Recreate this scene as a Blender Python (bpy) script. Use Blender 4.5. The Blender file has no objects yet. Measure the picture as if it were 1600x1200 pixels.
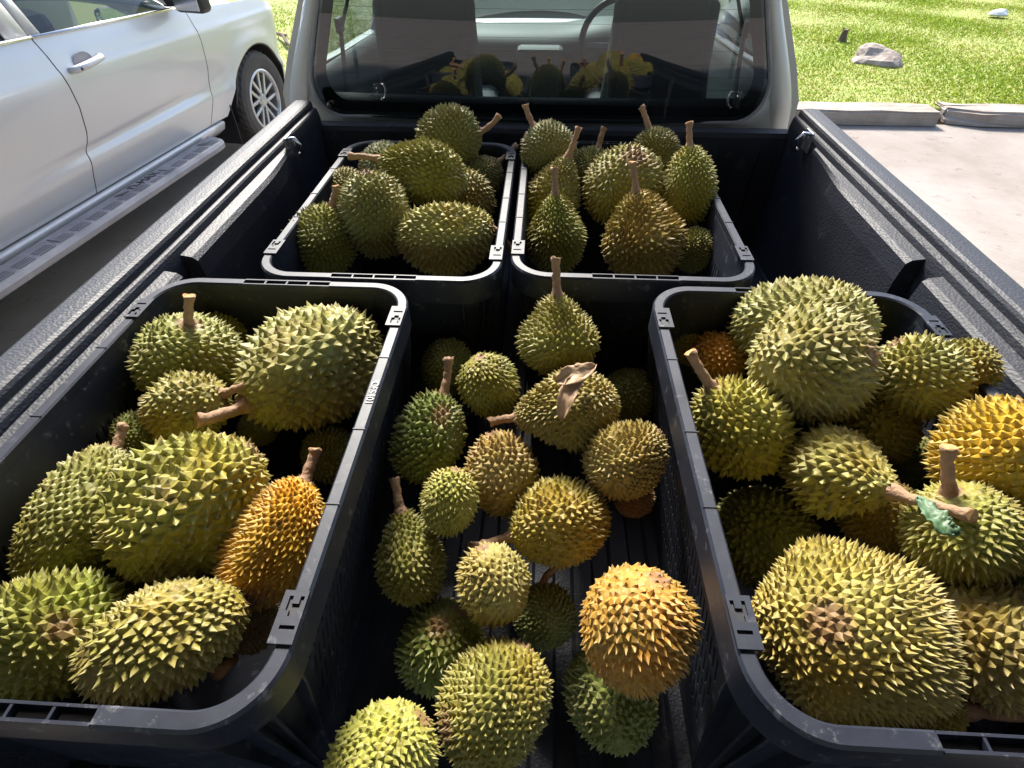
import bpy, bmesh, math, random
import numpy as np
from mathutils import Vector, Matrix, Euler

random.seed(7)
RNG = np.random.RandomState(11)
scene = bpy.context.scene
COL = scene.collection

# ------------------------------------------------------------------ camera
PITCH = math.atan(792 / 850.0)
YAW = math.atan(62 * math.cos(PITCH) / 850.0)
FPX = 850.0
CAM = Vector((0.0, 0.0, 1.79))
cd = bpy.data.cameras.new('camera')
cd.sensor_width = 36.0
cd.lens = FPX / 1600.0 * 36.0
cd.clip_start = 0.02
cd.clip_end = 400.0
cam = bpy.data.objects.new('camera', cd)
cam.location = CAM
cam.rotation_euler = (math.pi / 2 - PITCH, 0.0, YAW)
COL.objects.link(cam)
scene.camera = cam

# ------------------------------------------------------------------ sky and sun
SUN_EL, SUN_AZ = math.radians(42.5), math.radians(-12.0)
world = bpy.data.worlds.new('World')
scene.world = world
world.use_nodes = True
wn = world.node_tree
wn.nodes.clear()
wo = wn.nodes.new('ShaderNodeOutputWorld')
wb = wn.nodes.new('ShaderNodeBackground')
ws = wn.nodes.new('ShaderNodeTexSky')
ws.sky_type = 'NISHITA'
ws.sun_disc = False
ws.sun_elevation = SUN_EL
ws.sun_rotation = SUN_AZ
ws.dust_density = 2.0
wb.inputs['Strength'].default_value = 0.15
wn.links.new(ws.outputs['Color'], wb.inputs['Color'])
wn.links.new(wb.outputs['Background'], wo.inputs['Surface'])
sd = bpy.data.lights.new('sun', 'SUN')
sd.energy = 4.6
sd.angle = math.radians(12.0)
sd.color = (1.0, 0.95, 0.86)
sun = bpy.data.objects.new('sun', sd)
sdir = Vector((math.sin(SUN_AZ) * math.cos(SUN_EL), math.cos(SUN_AZ) * math.cos(SUN_EL), math.sin(SUN_EL)))
sun.rotation_euler = sdir.to_track_quat('Z', 'Y').to_euler()
sun.location = (3, 8, 9)
COL.objects.link(sun)

vs = scene.view_settings
vs.view_transform = 'Standard'
vs.look = 'None'
vs.exposure = 1.3
vs.gamma = 1.0
vs.use_curve_mapping = False
scene.render.film_transparent = False
scene.cycles.max_bounces = 8
scene.cycles.transparent_max_bounces = 12

_cp, _sp, _cy, _sy = math.cos(PITCH), math.sin(PITCH), math.cos(YAW), math.sin(YAW)
FW = Vector((-_sy * _cp, _cy * _cp, -_sp))
RT = Vector((_cy, _sy, 0.0))
UP = RT.cross(FW)


def ray(u, v):
    return FW + RT * ((u - 800) / FPX) - UP * ((v - 600) / FPX)


def at_z(u, v, z):
    d = ray(u, v)
    return CAM + d * ((z - CAM.z) / d.z)


# ------------------------------------------------------------------ materials
def mat(name, col, rough=0.5, metal=0.0, spec=0.5, bump=None, vary=None, coat=0.0, speck=None, aniso=None):
    """bump=(scale, strength, kind), vary=(scale, colour2, detail) broad colour change, speck=(scale, colour, threshold)"""
    m = bpy.data.materials.new(name)
    m.use_nodes = True
    nt = m.node_tree
    p = nt.nodes['Principled BSDF']
    p.inputs['Roughness'].default_value = rough
    p.inputs['Metallic'].default_value = metal
    p.inputs['Specular IOR Level'].default_value = spec
    p.inputs['Coat Weight'].default_value = coat
    p.inputs['Coat Roughness'].default_value = 0.06
    tc = nt.nodes.new('ShaderNodeTexCoord')
    rgb = nt.nodes.new('ShaderNodeRGB')
    rgb.outputs[0].default_value = (*col, 1)
    out = rgb.outputs[0]
    if vary:
        n = nt.nodes.new('ShaderNodeTexNoise')
        n.inputs['Scale'].default_value = vary[0]
        n.inputs['Detail'].default_value = vary[2]
        n.inputs['Roughness'].default_value = 0.65
        nt.links.new(tc.outputs['Object'], n.inputs['Vector'])
        r = nt.nodes.new('ShaderNodeMapRange')
        r.inputs[1].default_value = 0.36
        r.inputs[2].default_value = 0.66
        nt.links.new(n.outputs['Fac'], r.inputs[0])
        mx = nt.nodes.new('ShaderNodeMix')
        mx.data_type = 'RGBA'
        nt.links.new(r.outputs[0], mx.inputs['Factor'])
        nt.links.new(out, mx.inputs['A'])
        mx.inputs['B'].default_value = (*vary[1], 1)
        out = mx.outputs['Result']
        r2 = nt.nodes.new('ShaderNodeMapRange')
        r2.inputs[3].default_value = rough * 0.85
        r2.inputs[4].default_value = min(1.0, rough * 1.25)
        nt.links.new(n.outputs['Fac'], r2.inputs[0])
        nt.links.new(r2.outputs[0], p.inputs['Roughness'])
    if speck:
        n = nt.nodes.new('ShaderNodeTexNoise')
        n.inputs['Scale'].default_value = speck[0]
        n.inputs['Detail'].default_value = 6.0
        n.inputs['Roughness'].default_value = 0.75
        nt.links.new(tc.outputs['Object'], n.inputs['Vector'])
        r = nt.nodes.new('ShaderNodeMapRange')
        r.inputs[1].default_value = speck[2]
        r.inputs[2].default_value = speck[2] + 0.12
        nt.links.new(n.outputs['Fac'], r.inputs[0])
        mx = nt.nodes.new('ShaderNodeMix')
        mx.data_type = 'RGBA'
        nt.links.new(r.outputs[0], mx.inputs['Factor'])
        nt.links.new(out, mx.inputs['A'])
        mx.inputs['B'].default_value = (*speck[1], 1)
        out = mx.outputs['Result']
    nt.links.new(out, p.inputs['Base Color'])
    if bump:
        if bump[2] == 'voronoi':
            n = nt.nodes.new('ShaderNodeTexVoronoi')
            n.feature = 'SMOOTH_F1'
            n.inputs['Scale'].default_value = bump[0]
            src = n.outputs['Distance']
        else:
            n = nt.nodes.new('ShaderNodeTexNoise')
            n.inputs['Scale'].default_value = bump[0]
            n.inputs['Detail'].default_value = 5.0
            src = n.outputs['Fac']
        nt.links.new(tc.outputs['Object'], n.inputs['Vector'])
        b = nt.nodes.new('ShaderNodeBump')
        b.inputs['Strength'].default_value = bump[1]
        b.inputs['Distance'].default_value = bump[3] if len(bump) > 3 else 0.004
        nt.links.new(src, b.inputs['Height'])
        nt.links.new(b.outputs['Normal'], p.inputs['Normal'])
    return m


def glass(name, tint, ior=1.45, rough=0.0):
    m = bpy.data.materials.new(name)
    m.use_nodes = True
    nt = m.node_tree
    nt.nodes.clear()
    o = nt.nodes.new('ShaderNodeOutputMaterial')
    t = nt.nodes.new('ShaderNodeBsdfTransparent')
    t.inputs['Color'].default_value = (*tint, 1)
    g = nt.nodes.new('ShaderNodeBsdfGlossy')
    g.inputs['Roughness'].default_value = rough
    f = nt.nodes.new('ShaderNodeFresnel')
    f.inputs['IOR'].default_value = ior
    mx = nt.nodes.new('ShaderNodeMixShader')
    nt.links.new(f.outputs[0], mx.inputs[0])
    nt.links.new(t.outputs[0], mx.inputs[1])
    nt.links.new(g.outputs[0], mx.inputs[2])
    nt.links.new(mx.outputs[0], o.inputs['Surface'])
    return m


M = {}
M['liner'] = mat('liner_plastic', (0.015, 0.0175, 0.027), 0.54, spec=0.42, bump=(240, 0.42, 'voronoi', 0.002), vary=(3, (0.020, 0.023, 0.034), 4), speck=(14, (0.065, 0.063, 0.066), 0.58))
M['crate'] = mat('crate_plastic', (0.011, 0.0135, 0.024), 0.46, spec=0.36, bump=(60, 0.12, 'noise', 0.002), vary=(9, (0.021, 0.025, 0.038), 6), speck=(42, (0.11, 0.11, 0.125), 0.575))
M['dark'] = mat('shadow_black_plastic', (0.012, 0.012, 0.015), 0.6)
M['paint'] = mat('silver_paint', (0.61, 0.61, 0.61), 0.40, metal=0.3, coat=0.7, vary=(1.2, (0.58, 0.58, 0.585), 2))
M['cab_paint'] = mat('cab_silver_paint', (0.45, 0.46, 0.45), 0.38, metal=0.35, coat=0.6, vary=(2, (0.42, 0.43, 0.43), 3))
M['trim'] = mat('black_trim', (0.02, 0.02, 0.024), 0.35)
M['chrome'] = mat('bright_metal', (0.75, 0.75, 0.76), 0.2, metal=1.0)
M['dull_metal'] = mat('zinc_metal', (0.55, 0.56, 0.58), 0.3, metal=0.9, bump=(80, 0.2, 'noise'))
M['rubber'] = mat('tyre_rubber', (0.045, 0.042, 0.040), 0.75, bump=(60, 0.3, 'noise'), vary=(10, (0.075, 0.065, 0.055), 4))
M['alloy'] = mat('wheel_alloy', (0.62, 0.62, 0.62), 0.3, metal=0.6, vary=(12, (0.5, 0.49, 0.47), 4))
M['board'] = mat('running_board_plastic', (0.30, 0.30, 0.33), 0.5, vary=(7, (0.22, 0.22, 0.24), 5))
M['board_dark'] = mat('running_board_tread', (0.20, 0.20, 0.22), 0.6)
M['seat'] = mat('seat_cloth', (0.15, 0.155, 0.17), 0.85, bump=(300, 0.3, 'noise', 0.001))  # greyer than the real dark cloth: window glare put into the colour
M['cabin'] = mat('cabin_plastic', (0.10, 0.125, 0.125), 0.55, bump=(150, 0.2, 'noise', 0.001))
M['glass'] = glass('tinted_rear_glass', (0.27, 0.32, 0.33), 1.75)
M['clear'] = glass('clear_glass', (0.80, 0.88, 0.85))
M['carglass'] = glass('car_side_glass', (0.22, 0.26, 0.26), 1.6)
M['concrete'] = mat('concrete', (0.28, 0.25, 0.225), 0.8, bump=(26, 0.25, 'noise', 0.01), vary=(0.9, (0.20, 0.165, 0.14), 8), speck=(7, (0.14, 0.115, 0.095), 0.58))
M['kerb'] = mat('kerb_concrete', (0.36, 0.31, 0.27), 0.85, bump=(22, 0.5, 'noise', 0.012), vary=(3.5, (0.25, 0.20, 0.16), 7))
M['soil'] = mat('lawn_soil', (0.22, 0.28, 0.05), 0.9, bump=(14, 0.3, 'noise', 0.015), vary=(1.4, (0.28, 0.28, 0.085), 6))
M['rock'] = mat('rock', (0.36, 0.30, 0.26), 0.85, bump=(18, 0.8, 'noise', 0.02), vary=(7, (0.22, 0.17, 0.14), 7))
M['bark'] = mat('bark', (0.12, 0.085, 0.055), 0.9, bump=(40, 0.7, 'noise', 0.01))
M['stem'] = mat('durian_stem', (0.26, 0.15, 0.085), 0.75, bump=(190, 0.9, 'noise', 0.003), vary=(45, (0.33, 0.205, 0.12), 5), speck=(120, (0.12, 0.06, 0.03), 0.62))
M['stem_cut'] = mat('durian_stem_cut', (0.48, 0.27, 0.10), 0.8, vary=(180, (0.30, 0.15, 0.06), 4))
M['dryleaf'] = mat('dry_leaf', (0.50, 0.35, 0.21), 0.6, vary=(55, (0.36, 0.21, 0.12), 5), speck=(150, (0.08, 0.04, 0.02), 0.62))
M['greenleaf'] = mat('green_leaf', (0.05, 0.11, 0.045), 0.5, vary=(60, (0.10, 0.17, 0.09), 6))
M['white_stone'] = mat('white_stone', (0.7, 0.7, 0.68), 0.8, bump=(30, 0.5, 'noise', 0.01))
M['roof_sheet'] = mat('roof_sheet', (0.22, 0.22, 0.23), 0.6, vary=(1.5, (0.16, 0.15, 0.15), 5))
M['post'] = mat('steel_post', (0.25, 0.25, 0.26), 0.55, vary=(6, (0.19, 0.17, 0.16), 5))
M['mark'] = mat('moulded_letters', (0.15, 0.15, 0.17), 0.45)


def husk_material():
    m = bpy.data.materials.new('durian_husk')
    m.use_nodes = True
    nt = m.node_tree
    L = nt.links.new
    p = nt.nodes['Principled BSDF']
    p.inputs['Roughness'].default_value = 0.55
    p.inputs['Specular IOR Level'].default_value = 0.35
    oi = nt.nodes.new('ShaderNodeObjectInfo')
    tc = nt.nodes.new('ShaderNodeTexCoord')
    tip = nt.nodes.new('ShaderNodeAttribute')
    tip.attribute_name = 'tip'
    scar = nt.nodes.new('ShaderNodeAttribute')
    scar.attribute_name = 'scar'
    cell = nt.nodes.new('ShaderNodeAttribute')
    cell.attribute_name = 'cell'

    def mix(a, b, fac, mode='MIX'):
        x = nt.nodes.new('ShaderNodeMix')
        x.data_type = 'RGBA'
        x.blend_type = mode
        for s, v in (('A', a), ('B', b)):
            if isinstance(v, tuple):
                x.inputs[s].default_value = (*v, 1)
            else:
                L(v, x.inputs[s])
        if isinstance(fac, float):
            x.inputs['Factor'].default_value = fac
        else:
            L(fac, x.inputs['Factor'])
        return x.outputs['Result']

    def rng(src, a, b, c=0.0, d=1.0):
        r = nt.nodes.new('ShaderNodeMapRange')
        r.inputs[1].default_value, r.inputs[2].default_value = a, b
        r.inputs[3].default_value, r.inputs[4].default_value = c, d
        L(src, r.inputs[0])
        return r.outputs[0]

    # broad yellow and brown patches that belong to the fruit
    addv = nt.nodes.new('ShaderNodeVectorMath')
    addv.operation = 'ADD'
    L(tc.outputs['Object'], addv.inputs[0])
    L(oi.outputs['Random'], addv.inputs[1])
    n1 = nt.nodes.new('ShaderNodeTexNoise')
    n1.inputs['Scale'].default_value = 11.0
    n1.inputs['Detail'].default_value = 3.0
    L(addv.outputs[0], n1.inputs['Vector'])
    n2 = nt.nodes.new('ShaderNodeTexNoise')
    n2.inputs['Scale'].default_value = 160.0
    n2.inputs['Detail'].default_value = 4.0
    L(addv.outputs[0], n2.inputs['Vector'])
    n3 = nt.nodes.new('ShaderNodeTexNoise')
    n3.inputs['Scale'].default_value = 17.0
    n3.inputs['Detail'].default_value = 5.0
    L(tc.outputs['Object'], n3.inputs['Vector'])
    c = mix(oi.outputs['Color'], mix(oi.outputs['Color'], (1.0, 0.78, 0.42), 0.8, 'MULTIPLY'), rng(n1.outputs['Fac'], 0.42, 0.68))
    c = mix(c, mix(c, (1.25, 1.30, 0.85), 1.0, 'MULTIPLY'), rng(cell.outputs['Fac'], 0.0, 1.0))
    n4 = nt.nodes.new('ShaderNodeTexNoise')
    n4.inputs['Scale'].default_value = 7.0
    n4.inputs['Detail'].default_value = 4.0
    L(addv.outputs[0], n4.inputs['Vector'])
    c = mix(c, (0.19, 0.175, 0.035), rng(n4.outputs['Fac'], 0.50, 0.70, 0.0, 0.55))
    tipc = mix(c, (0.42, 0.36, 0.18), 0.52)
    c = mix(c, tipc, rng(tip.outputs['Fac'], 0.30, 0.95))
    c = mix(c, (0.15, 0.085, 0.04), rng(n3.outputs['Fac'], 0.63, 0.78, 0.0, 0.7))
    c = mix(c, (0.19, 0.10, 0.052), scar.outputs['Fac'])
    c = mix(c, mix(c, (0.72, 0.66, 0.6), 1.0, 'MULTIPLY'), rng(n2.outputs['Fac'], 0.45, 0.7, 0.0, 0.6))
    L(c, p.inputs['Base Color'])
    b = nt.nodes.new('ShaderNodeBump')
    b.inputs['Strength'].default_value = 0.18
    b.inputs['Distance'].default_value = 0.002
    L(n2.outputs['Fac'], b.inputs['Height'])
    L(b.outputs['Normal'], p.inputs['Normal'])
    return m


M['husk'] = husk_material()


def grass_material():
    m = bpy.data.materials.new('grass_blades')
    m.use_nodes = True
    nt = m.node_tree
    L = nt.links.new
    nt.nodes.clear()
    o = nt.nodes.new('ShaderNodeOutputMaterial')
    df = nt.nodes.new('ShaderNodeBsdfDiffuse')
    tr = nt.nodes.new('ShaderNodeBsdfTranslucent')
    mx = nt.nodes.new('ShaderNodeMixShader')
    mx.inputs[0].default_value = 0.55
    a = nt.nodes.new('ShaderNodeAttribute')
    a.attribute_name = 'shade'
    r = nt.nodes.new('ShaderNodeValToRGB')
    e = r.color_ramp.elements
    e[0].position, e[0].color = 0.0, (0.15, 0.23, 0.025, 1)
    e[1].position, e[1].color = 1.0, (0.36, 0.30, 0.12, 1)
    k = r.color_ramp.elements.new(0.6)
    k.color = (0.25, 0.31, 0.04, 1)
    L(a.outputs['Fac'], r.inputs[0])
    L(r.outputs[0], df.inputs[0])
    L(r.outputs[0], tr.inputs[0])
    L(df.outputs[0], mx.inputs[1])
    L(tr.outputs[0], mx.inputs[2])
    L(mx.outputs[0], o.inputs['Surface'])
    return m


M['grass'] = grass_material()


# ------------------------------------------------------------------ helpers
def link_mesh(name, me, m=None, parent=None, smooth=False):
    o = bpy.data.objects.new(name, me)
    COL.objects.link(o)
    if m is not None and not me.materials:
        me.materials.append(M[m] if isinstance(m, str) else m)
    if parent is not None:
        o.parent = parent
    if smooth:
        me.polygons.foreach_set('use_smooth', [True] * len(me.polygons))
    return o


def obj(name, verts, faces, m, parent=None, smooth=False):
    me = bpy.data.meshes.new(name)
    me.from_pydata([tuple(v) for v in verts], [], faces)
    me.update()
    return link_mesh(name, me, m, parent, smooth)


def obj_bm(name, bm, m, parent=None, smooth=False):
    bmesh.ops.recalc_face_normals(bm, faces=bm.faces)
    me = bpy.data.meshes.new(name)
    bm.to_mesh(me)
    bm.free()
    return link_mesh(name, me, m, parent, smooth)


def empty(name, loc=(0, 0, 0), rz=0.0):
    o = bpy.data.objects.new(name, None)
    o.empty_display_size = 0.1
    o.location = loc
    o.rotation_euler = (0, 0, rz)
    COL.objects.link(o)
    return o


def tag(o, label=None, cat=None, group=None, kind=None):
    if label:
        o['label'] = label
    if cat:
        o['category'] = cat
    if group:
        o['group'] = group
    if kind:
        o['kind'] = kind
    return o


def bm_box(bm, c, s, bev=0.0, rot=None, seg=2):
    r = bmesh.ops.create_cube(bm, size=1.0)
    vs_ = r['verts']
    for v in vs_:
        v.co = Vector((v.co.x * s[0], v.co.y * s[1], v.co.z * s[2]))
    if bev > 0:
        es = list({e for v in vs_ for e in v.link_edges})
        res = bmesh.ops.bevel(bm, geom=es, offset=bev, segments=seg, affect='EDGES', profile=0.5)
        vs_ = list({v for f in res['faces'] for v in f.verts} | {v for v in vs_ if v.is_valid})
    mt = Matrix.Translation(Vector(c))
    if rot:
        mt = mt @ Euler(rot).to_matrix().to_4x4()
    for v in vs_:
        v.co = mt @ v.co
    return vs_


def box(name, c, s, m, parent=None, bev=0.0, rot=None, smooth=False, seg=2):
    bm = bmesh.new()
    bm_box(bm, c, s, bev, rot, seg)
    return obj_bm(name, bm, m, parent, smooth)


def tube_data(pts, rad, n=10, caps=True):
    pts = [Vector(p) for p in pts]
    V, F = [], []
    prev = None
    for i, p in enumerate(pts):
        t = (pts[min(i + 1, len(pts) - 1)] - pts[max(i - 1, 0)]).normalized()
        if prev is None:
            a = t.orthogonal().normalized()
        else:
            a = (prev - t * prev.dot(t)).normalized()
        prev = a
        b = t.cross(a)
        r = rad[i] if isinstance(rad, (list, tuple)) else rad
        for k in range(n):
            w = 2 * math.pi * k / n
            V.append(p + a * (r * math.cos(w)) + b * (r * math.sin(w)))
    for i in range(len(pts) - 1):
        for k in range(n):
            F.append((i * n + k, i * n + (k + 1) % n, (i + 1) * n + (k + 1) % n, (i + 1) * n + k))
    if caps:
        F.append(tuple(reversed(range(n))))
        F.append(tuple((len(pts) - 1) * n + k for k in range(n)))
    return V, F


def tube(name, pts, rad, m, parent=None, n=10, smooth=True):
    V, F = tube_data(pts, rad, n)
    return obj(name, V, F, m, parent, smooth)


def grid_obj(name, P, m, parent=None, thick=0.0, mask=None, smooth=True):
    """P[i][j] points; mask[i][j] False leaves the cell open."""
    ni, nj = len(P), len(P[0])
    V = [P[i][j] for i in range(ni) for j in range(nj)]
    F = []
    for i in range(ni - 1):
        for j in range(nj - 1):
            if mask is None or mask[i][j]:
                F.append((i * nj + j, i * nj + j + 1, (i + 1) * nj + j + 1, (i + 1) * nj + j))
    o = obj(name, V, F, m, parent, smooth)
    if thick:
        md = o.modifiers.new('thickness', 'SOLIDIFY')
        md.thickness = abs(thick)
        md.offset = -1.0 if thick > 0 else 1.0
    return o


def prism(name, outline, axis, a0, a1, m, parent=None, bev=0.0):
    """closed 2-D outline extruded along an axis; 'x' -> (y,z), 'y' -> (x,z), 'z' -> (x,y)"""
    bm = bmesh.new()

    def pt(q, a):
        return {'x': (a, q[0], q[1]), 'y': (q[0], a, q[1]), 'z': (q[0], q[1], a)}[axis]
    A = [bm.verts.new(pt(q, a0)) for q in outline]
    B = [bm.verts.new(pt(q, a1)) for q in outline]
    bm.faces.new(A)
    bm.faces.new(list(reversed(B)))
    n = len(outline)
    for i in range(n):
        bm.faces.new((A[i], B[i], B[(i + 1) % n], A[(i + 1) % n]))
    if bev:
        bmesh.ops.bevel(bm, geom=list(bm.edges), offset=bev, segments=2, affect='EDGES', profile=0.5)
    return obj_bm(name, bm, m, parent)


def text_obj(name, body, size, depth, m, parent, mtx):
    cu = bpy.data.curves.new(name, 'FONT')
    cu.body = body
    cu.size = size
    cu.extrude = depth
    cu.align_x = 'CENTER'
    cu.align_y = 'CENTER'
    tmp = bpy.data.objects.new(name + '_curve', cu)
    COL.objects.link(tmp)
    dg = bpy.context.evaluated_depsgraph_get()
    me = bpy.data.meshes.new_from_object(tmp.evaluated_get(dg))
    bpy.data.objects.remove(tmp)
    me.transform(mtx)
    me.name = name
    return link_mesh(name, me, m, parent)


def sstep(a, b, x):
    t = min(1.0, max(0.0, (x - a) / (b - a)))
    return t * t * (3 - 2 * t)


def lerp_tab(tab, x):
    if x <= tab[0][0]:
        return tab[0][1]
    for (a, p), (b, q) in zip(tab, tab[1:]):
        if x <= b:
            return p + (q - p) * (x - a) / (b - a)
    return tab[-1][1]


# ------------------------------------------------------------------ ground, kerb, lawn
def ground():
    xs = np.linspace(-60, 60, 3)
    o = obj('concrete_ground', [(-60, -60, 0), (60, -60, 0), (60, 5.9, 0), (-60, 5.9, 0)], [(0, 1, 2, 3)], 'concrete')
    tag(o, kind='structure')
    lawn_z = 0.105
    nx, ny = 90, 60
    P = []
    for i in range(ny + 1):
        y = 6.05 + (i / ny) ** 2.2 * 120
        row = []
        for j in range(nx + 1):
            t = (j / nx) * 2 - 1
            x = math.copysign(abs(t) ** 2.0, t) * 90
            row.append((x, y, lawn_z + 0.018 * math.sin(x * 1.7 + y) * math.sin(y * 1.3) - (0.02 if i == 0 else 0)))
        P.append(row)
    o = grid_obj('lawn', P, 'soil')
    tag(o, kind='structure')
    # blades: one uncountable mass
    rng = np.random.RandomState(3)
    regs = [(1.5, 9.6, 6.1, 14.5, 150000), (-5.4, 1.5, 6.1, 15.5, 78000)]
    Vs, Sh = [], []
    for x0, x1, y0, y1, n in regs:
        y = y0 + (y1 - y0) * rng.rand(n) ** 1.15
        x = x0 + (x1 - x0) * rng.rand(n)
        patch = 0.5 + 0.5 * np.sin(x * 1.9 + 1.3 * np.sin(y * 1.1)) * np.sin(y * 1.6 + 0.8 * np.sin(x * 2.3))
        keep = rng.rand(n) < 0.55 + 0.45 * patch
        x, y, patch = x[keep], y[keep], patch[keep]
        n = len(x)
        z = lawn_z + 0.018 * np.sin(x * 1.7 + y) * np.sin(y * 1.3) - 0.004
        h = 0.014 + 0.026 * rng.rand(n) * (0.5 + 0.7 * patch)
        a = rng.rand(n) * 2 * np.pi
        w = 0.006 + 0.006 * rng.rand(n)
        la = rng.rand(n) * 2 * np.pi
        ll = h * (0.3 + 1.1 * rng.rand(n))
        dx, dy = np.cos(a) * w, np.sin(a) * w
        v = np.empty((n, 3, 3))
        v[:, 0] = np.stack([x - dx, y - dy, z], 1)
        v[:, 1] = np.stack([x + dx, y + dy, z], 1)
        v[:, 2] = np.stack([x + np.cos(la) * ll, y + np.sin(la) * ll, z + h], 1)
        Vs.append(v.reshape(-1, 3))
        s = np.clip(0.62 - 0.5 * patch + 0.35 * rng.randn(n), 0, 1)
        Sh.append(np.repeat(s, 3))
    V = np.concatenate(Vs)
    S = np.concatenate(Sh)
    nt = len(V) // 3
    me = bpy.data.meshes.new('grass')
    me.vertices.add(len(V))
    me.vertices.foreach_set('co', V.ravel())
    me.loops.add(nt * 3)
    me.loops.foreach_set('vertex_index', np.arange(nt * 3))
    me.polygons.add(nt)
    me.polygons.foreach_set('loop_start', np.arange(nt) * 3)
    at = me.attributes.new('shade', 'FLOAT', 'POINT')
    at.data.foreach_set('value', S.astype(np.float32))
    me.update()
    g = link_mesh('grass', me, 'grass')
    tag(g, 'short sunlit yellow green lawn grass', 'grass', kind='stuff')

    # kerb stones
    k = empty('kerb', (0, 5.97, 0))
    tag(k, kind='structure')
    x = -12.05
    n = 0
    while x < 11:
        ln = 1.74
        broken = abs(x - 4.08) < 0.9
        bm = bmesh.new()
        bm_box(bm, (x + ln / 2, 0, 0.065), (ln - 0.012, 0.30, 0.14), 0)
        bmesh.ops.subdivide_edges(bm, edges=list(bm.edges), cuts=5, use_grid_fill=True)
        bmesh.ops.bevel(bm, geom=[e for e in bm.edges if len(e.link_faces) == 2 and e.calc_face_angle(0) > 0.7], offset=0.016, segments=2, affect='EDGES')
        rr = random.Random(n)
        for v in bm.verts:
            d = 0.006 * math.sin(v.co.x * 13 + n * 3) * math.cos(v.co.z * 41 + v.co.x * 5) + rr.uniform(-.0035, .0035)
            v.co.y += d
            v.co.z += d * 0.8 if v.co.z > 0.08 else 0
            if broken and v.co.x < x + 0.36 and v.co.y < 0.1:
                f = (x + 0.36 - v.co.x) / 0.36
                v.co.z += rr.uniform(-.012, .004) if v.co.z > 0.1 else 0
                v.co.y += f * (0.16 if v.co.z > 0.06 else 0.10) + rr.uniform(-.012, .012)
        o = obj_bm('kerb_stone', bm, 'kerb', k)
        x += ln + (0.03 if not (2.0 < x < 3.2) else 0.10)
        n += 1


def blob(name, loc, size, m, seed, amp=0.18, sub=3, label=None, cat=None):
    bm = bmesh.new()
    bmesh.ops.create_icosphere(bm, subdivisions=sub, radius=1.0)
    rr = random.Random(seed)
    ks = [(Vector((rr.uniform(-1, 1), rr.uniform(-1, 1), rr.uniform(-1, 1))).normalized(), rr.uniform(1.5, 5), rr.uniform(0, 6)) for _ in range(9)]
    for v in bm.verts:
        d = v.co.normalized()
        f = 1 + amp * sum(math.sin(k.dot(d) * w + ph) for k, w, ph in ks) / 3 + rr.uniform(-1, 1) * amp * 0.15
        v.co = Vector((d.x * size[0], d.y * size[1], d.z * size[2])) * f
        if v.co.z < -size[2] * 0.35:
            v.co.z = -size[2] * 0.35
    o = obj_bm(name, bm, m)
    o.location = loc
    if label:
        tag(o, label, cat)
    return o


ground()
blob('rock', at_z(1369, 94, 0.12), (0.28, 0.24, 0.14), 'rock', 5, 0.26, 3, 'weathered brownish rock lying on the sunlit lawn', 'rock')
blob('white_stone', at_z(1560, 22, 0.14), (0.15, 0.10, 0.07), 'white_stone', 9, 0.25, 2, 'small white stone on the lawn at the upper right', 'stone')


def stump():
    c = at_z(1314, 65, 0.11)
    rr = random.Random(4)
    n = 10
    pts = [c + Vector((0, 0, -0.02)), c + Vector((0.0, 0, 0.04)), c + Vector((0.01, 0, 0.10)), c + Vector((0.015, 0, 0.155))]
    V, F = tube_data(pts, [0.075, 0.05, 0.042, 0.048], n)
    V = [v + Vector((rr.uniform(-.008, .008), rr.uniform(-.008, .008), rr.uniform(-.012, .012))) for v in V]
    o = obj('tree_stump', V, F, 'bark')
    tag(o, 'tiny brown tree stump on the lawn behind the rock', 'stump')
    a, b = at_z(432, 52, 0.15), at_z(462, 78, 0.15)
    pts = [a, a.lerp(b, .3) + Vector((0.03, 0, 0.03)), a.lerp(b, .65) + Vector((-.03, .02, .01)), b]
    V, F = tube_data(pts, [0.02, 0.028, 0.025, 0.012], 8)
    V2, F2 = tube_data([pts[1], pts[1] + Vector((.12, -.16, .04)), pts[1] + Vector((.2, -.34, .02))], [.016, .012, .006], 6)
    k = len(V)
    o = obj('fallen_branch', V + V2, F + [tuple(i + k for i in f) for f in F2], 'bark')
    tag(o, 'dry brown fallen branch on the grass beside the silver car', 'branch')


stump()


def carport():
    # open shelter that the cars are parked under; its front edge ends above the truck
    o = empty('carport', (0, -3.0, 0))
    tag(o, kind='structure')
    y0, y1 = -9.0, 1.62
    P = []
    for i in range(241):
        x = -9.0 + 18.0 * i / 240
        z = 3.05 + (0.022 if (i // 2) % 2 else 0.0)
        P.append([(x, y0 + 3.0, z + 0.25), (x, y1 + 3.0, z)])
    grid_obj('roof_sheet', P, 'roof_sheet', o, 0.002, None, False)
    for y in (-8.5, -4.0, 1.4):
        box('beam', (0, y + 3.0, 3.03 - (y - 1.62) * 0.0235 - 0.09), (18.0, 0.08, 0.14), 'post', o, 0.006)
    for x in (-6.2, 6.2):
        for y in (-8.5, 1.4):
            box('post', (x, y + 3.0, 1.5), (0.11, 0.11, 3.0), 'post', o, 0.008)


carport()

# ------------------------------------------------------------------ the truck we look into
RAIL_Z, BED_Z = 1.277, 0.83
XL, XR = -0.788, 0.838          # outer edges of the two bed rails
BED_Y0, BED_Y1 = -0.02, 1.80


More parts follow.
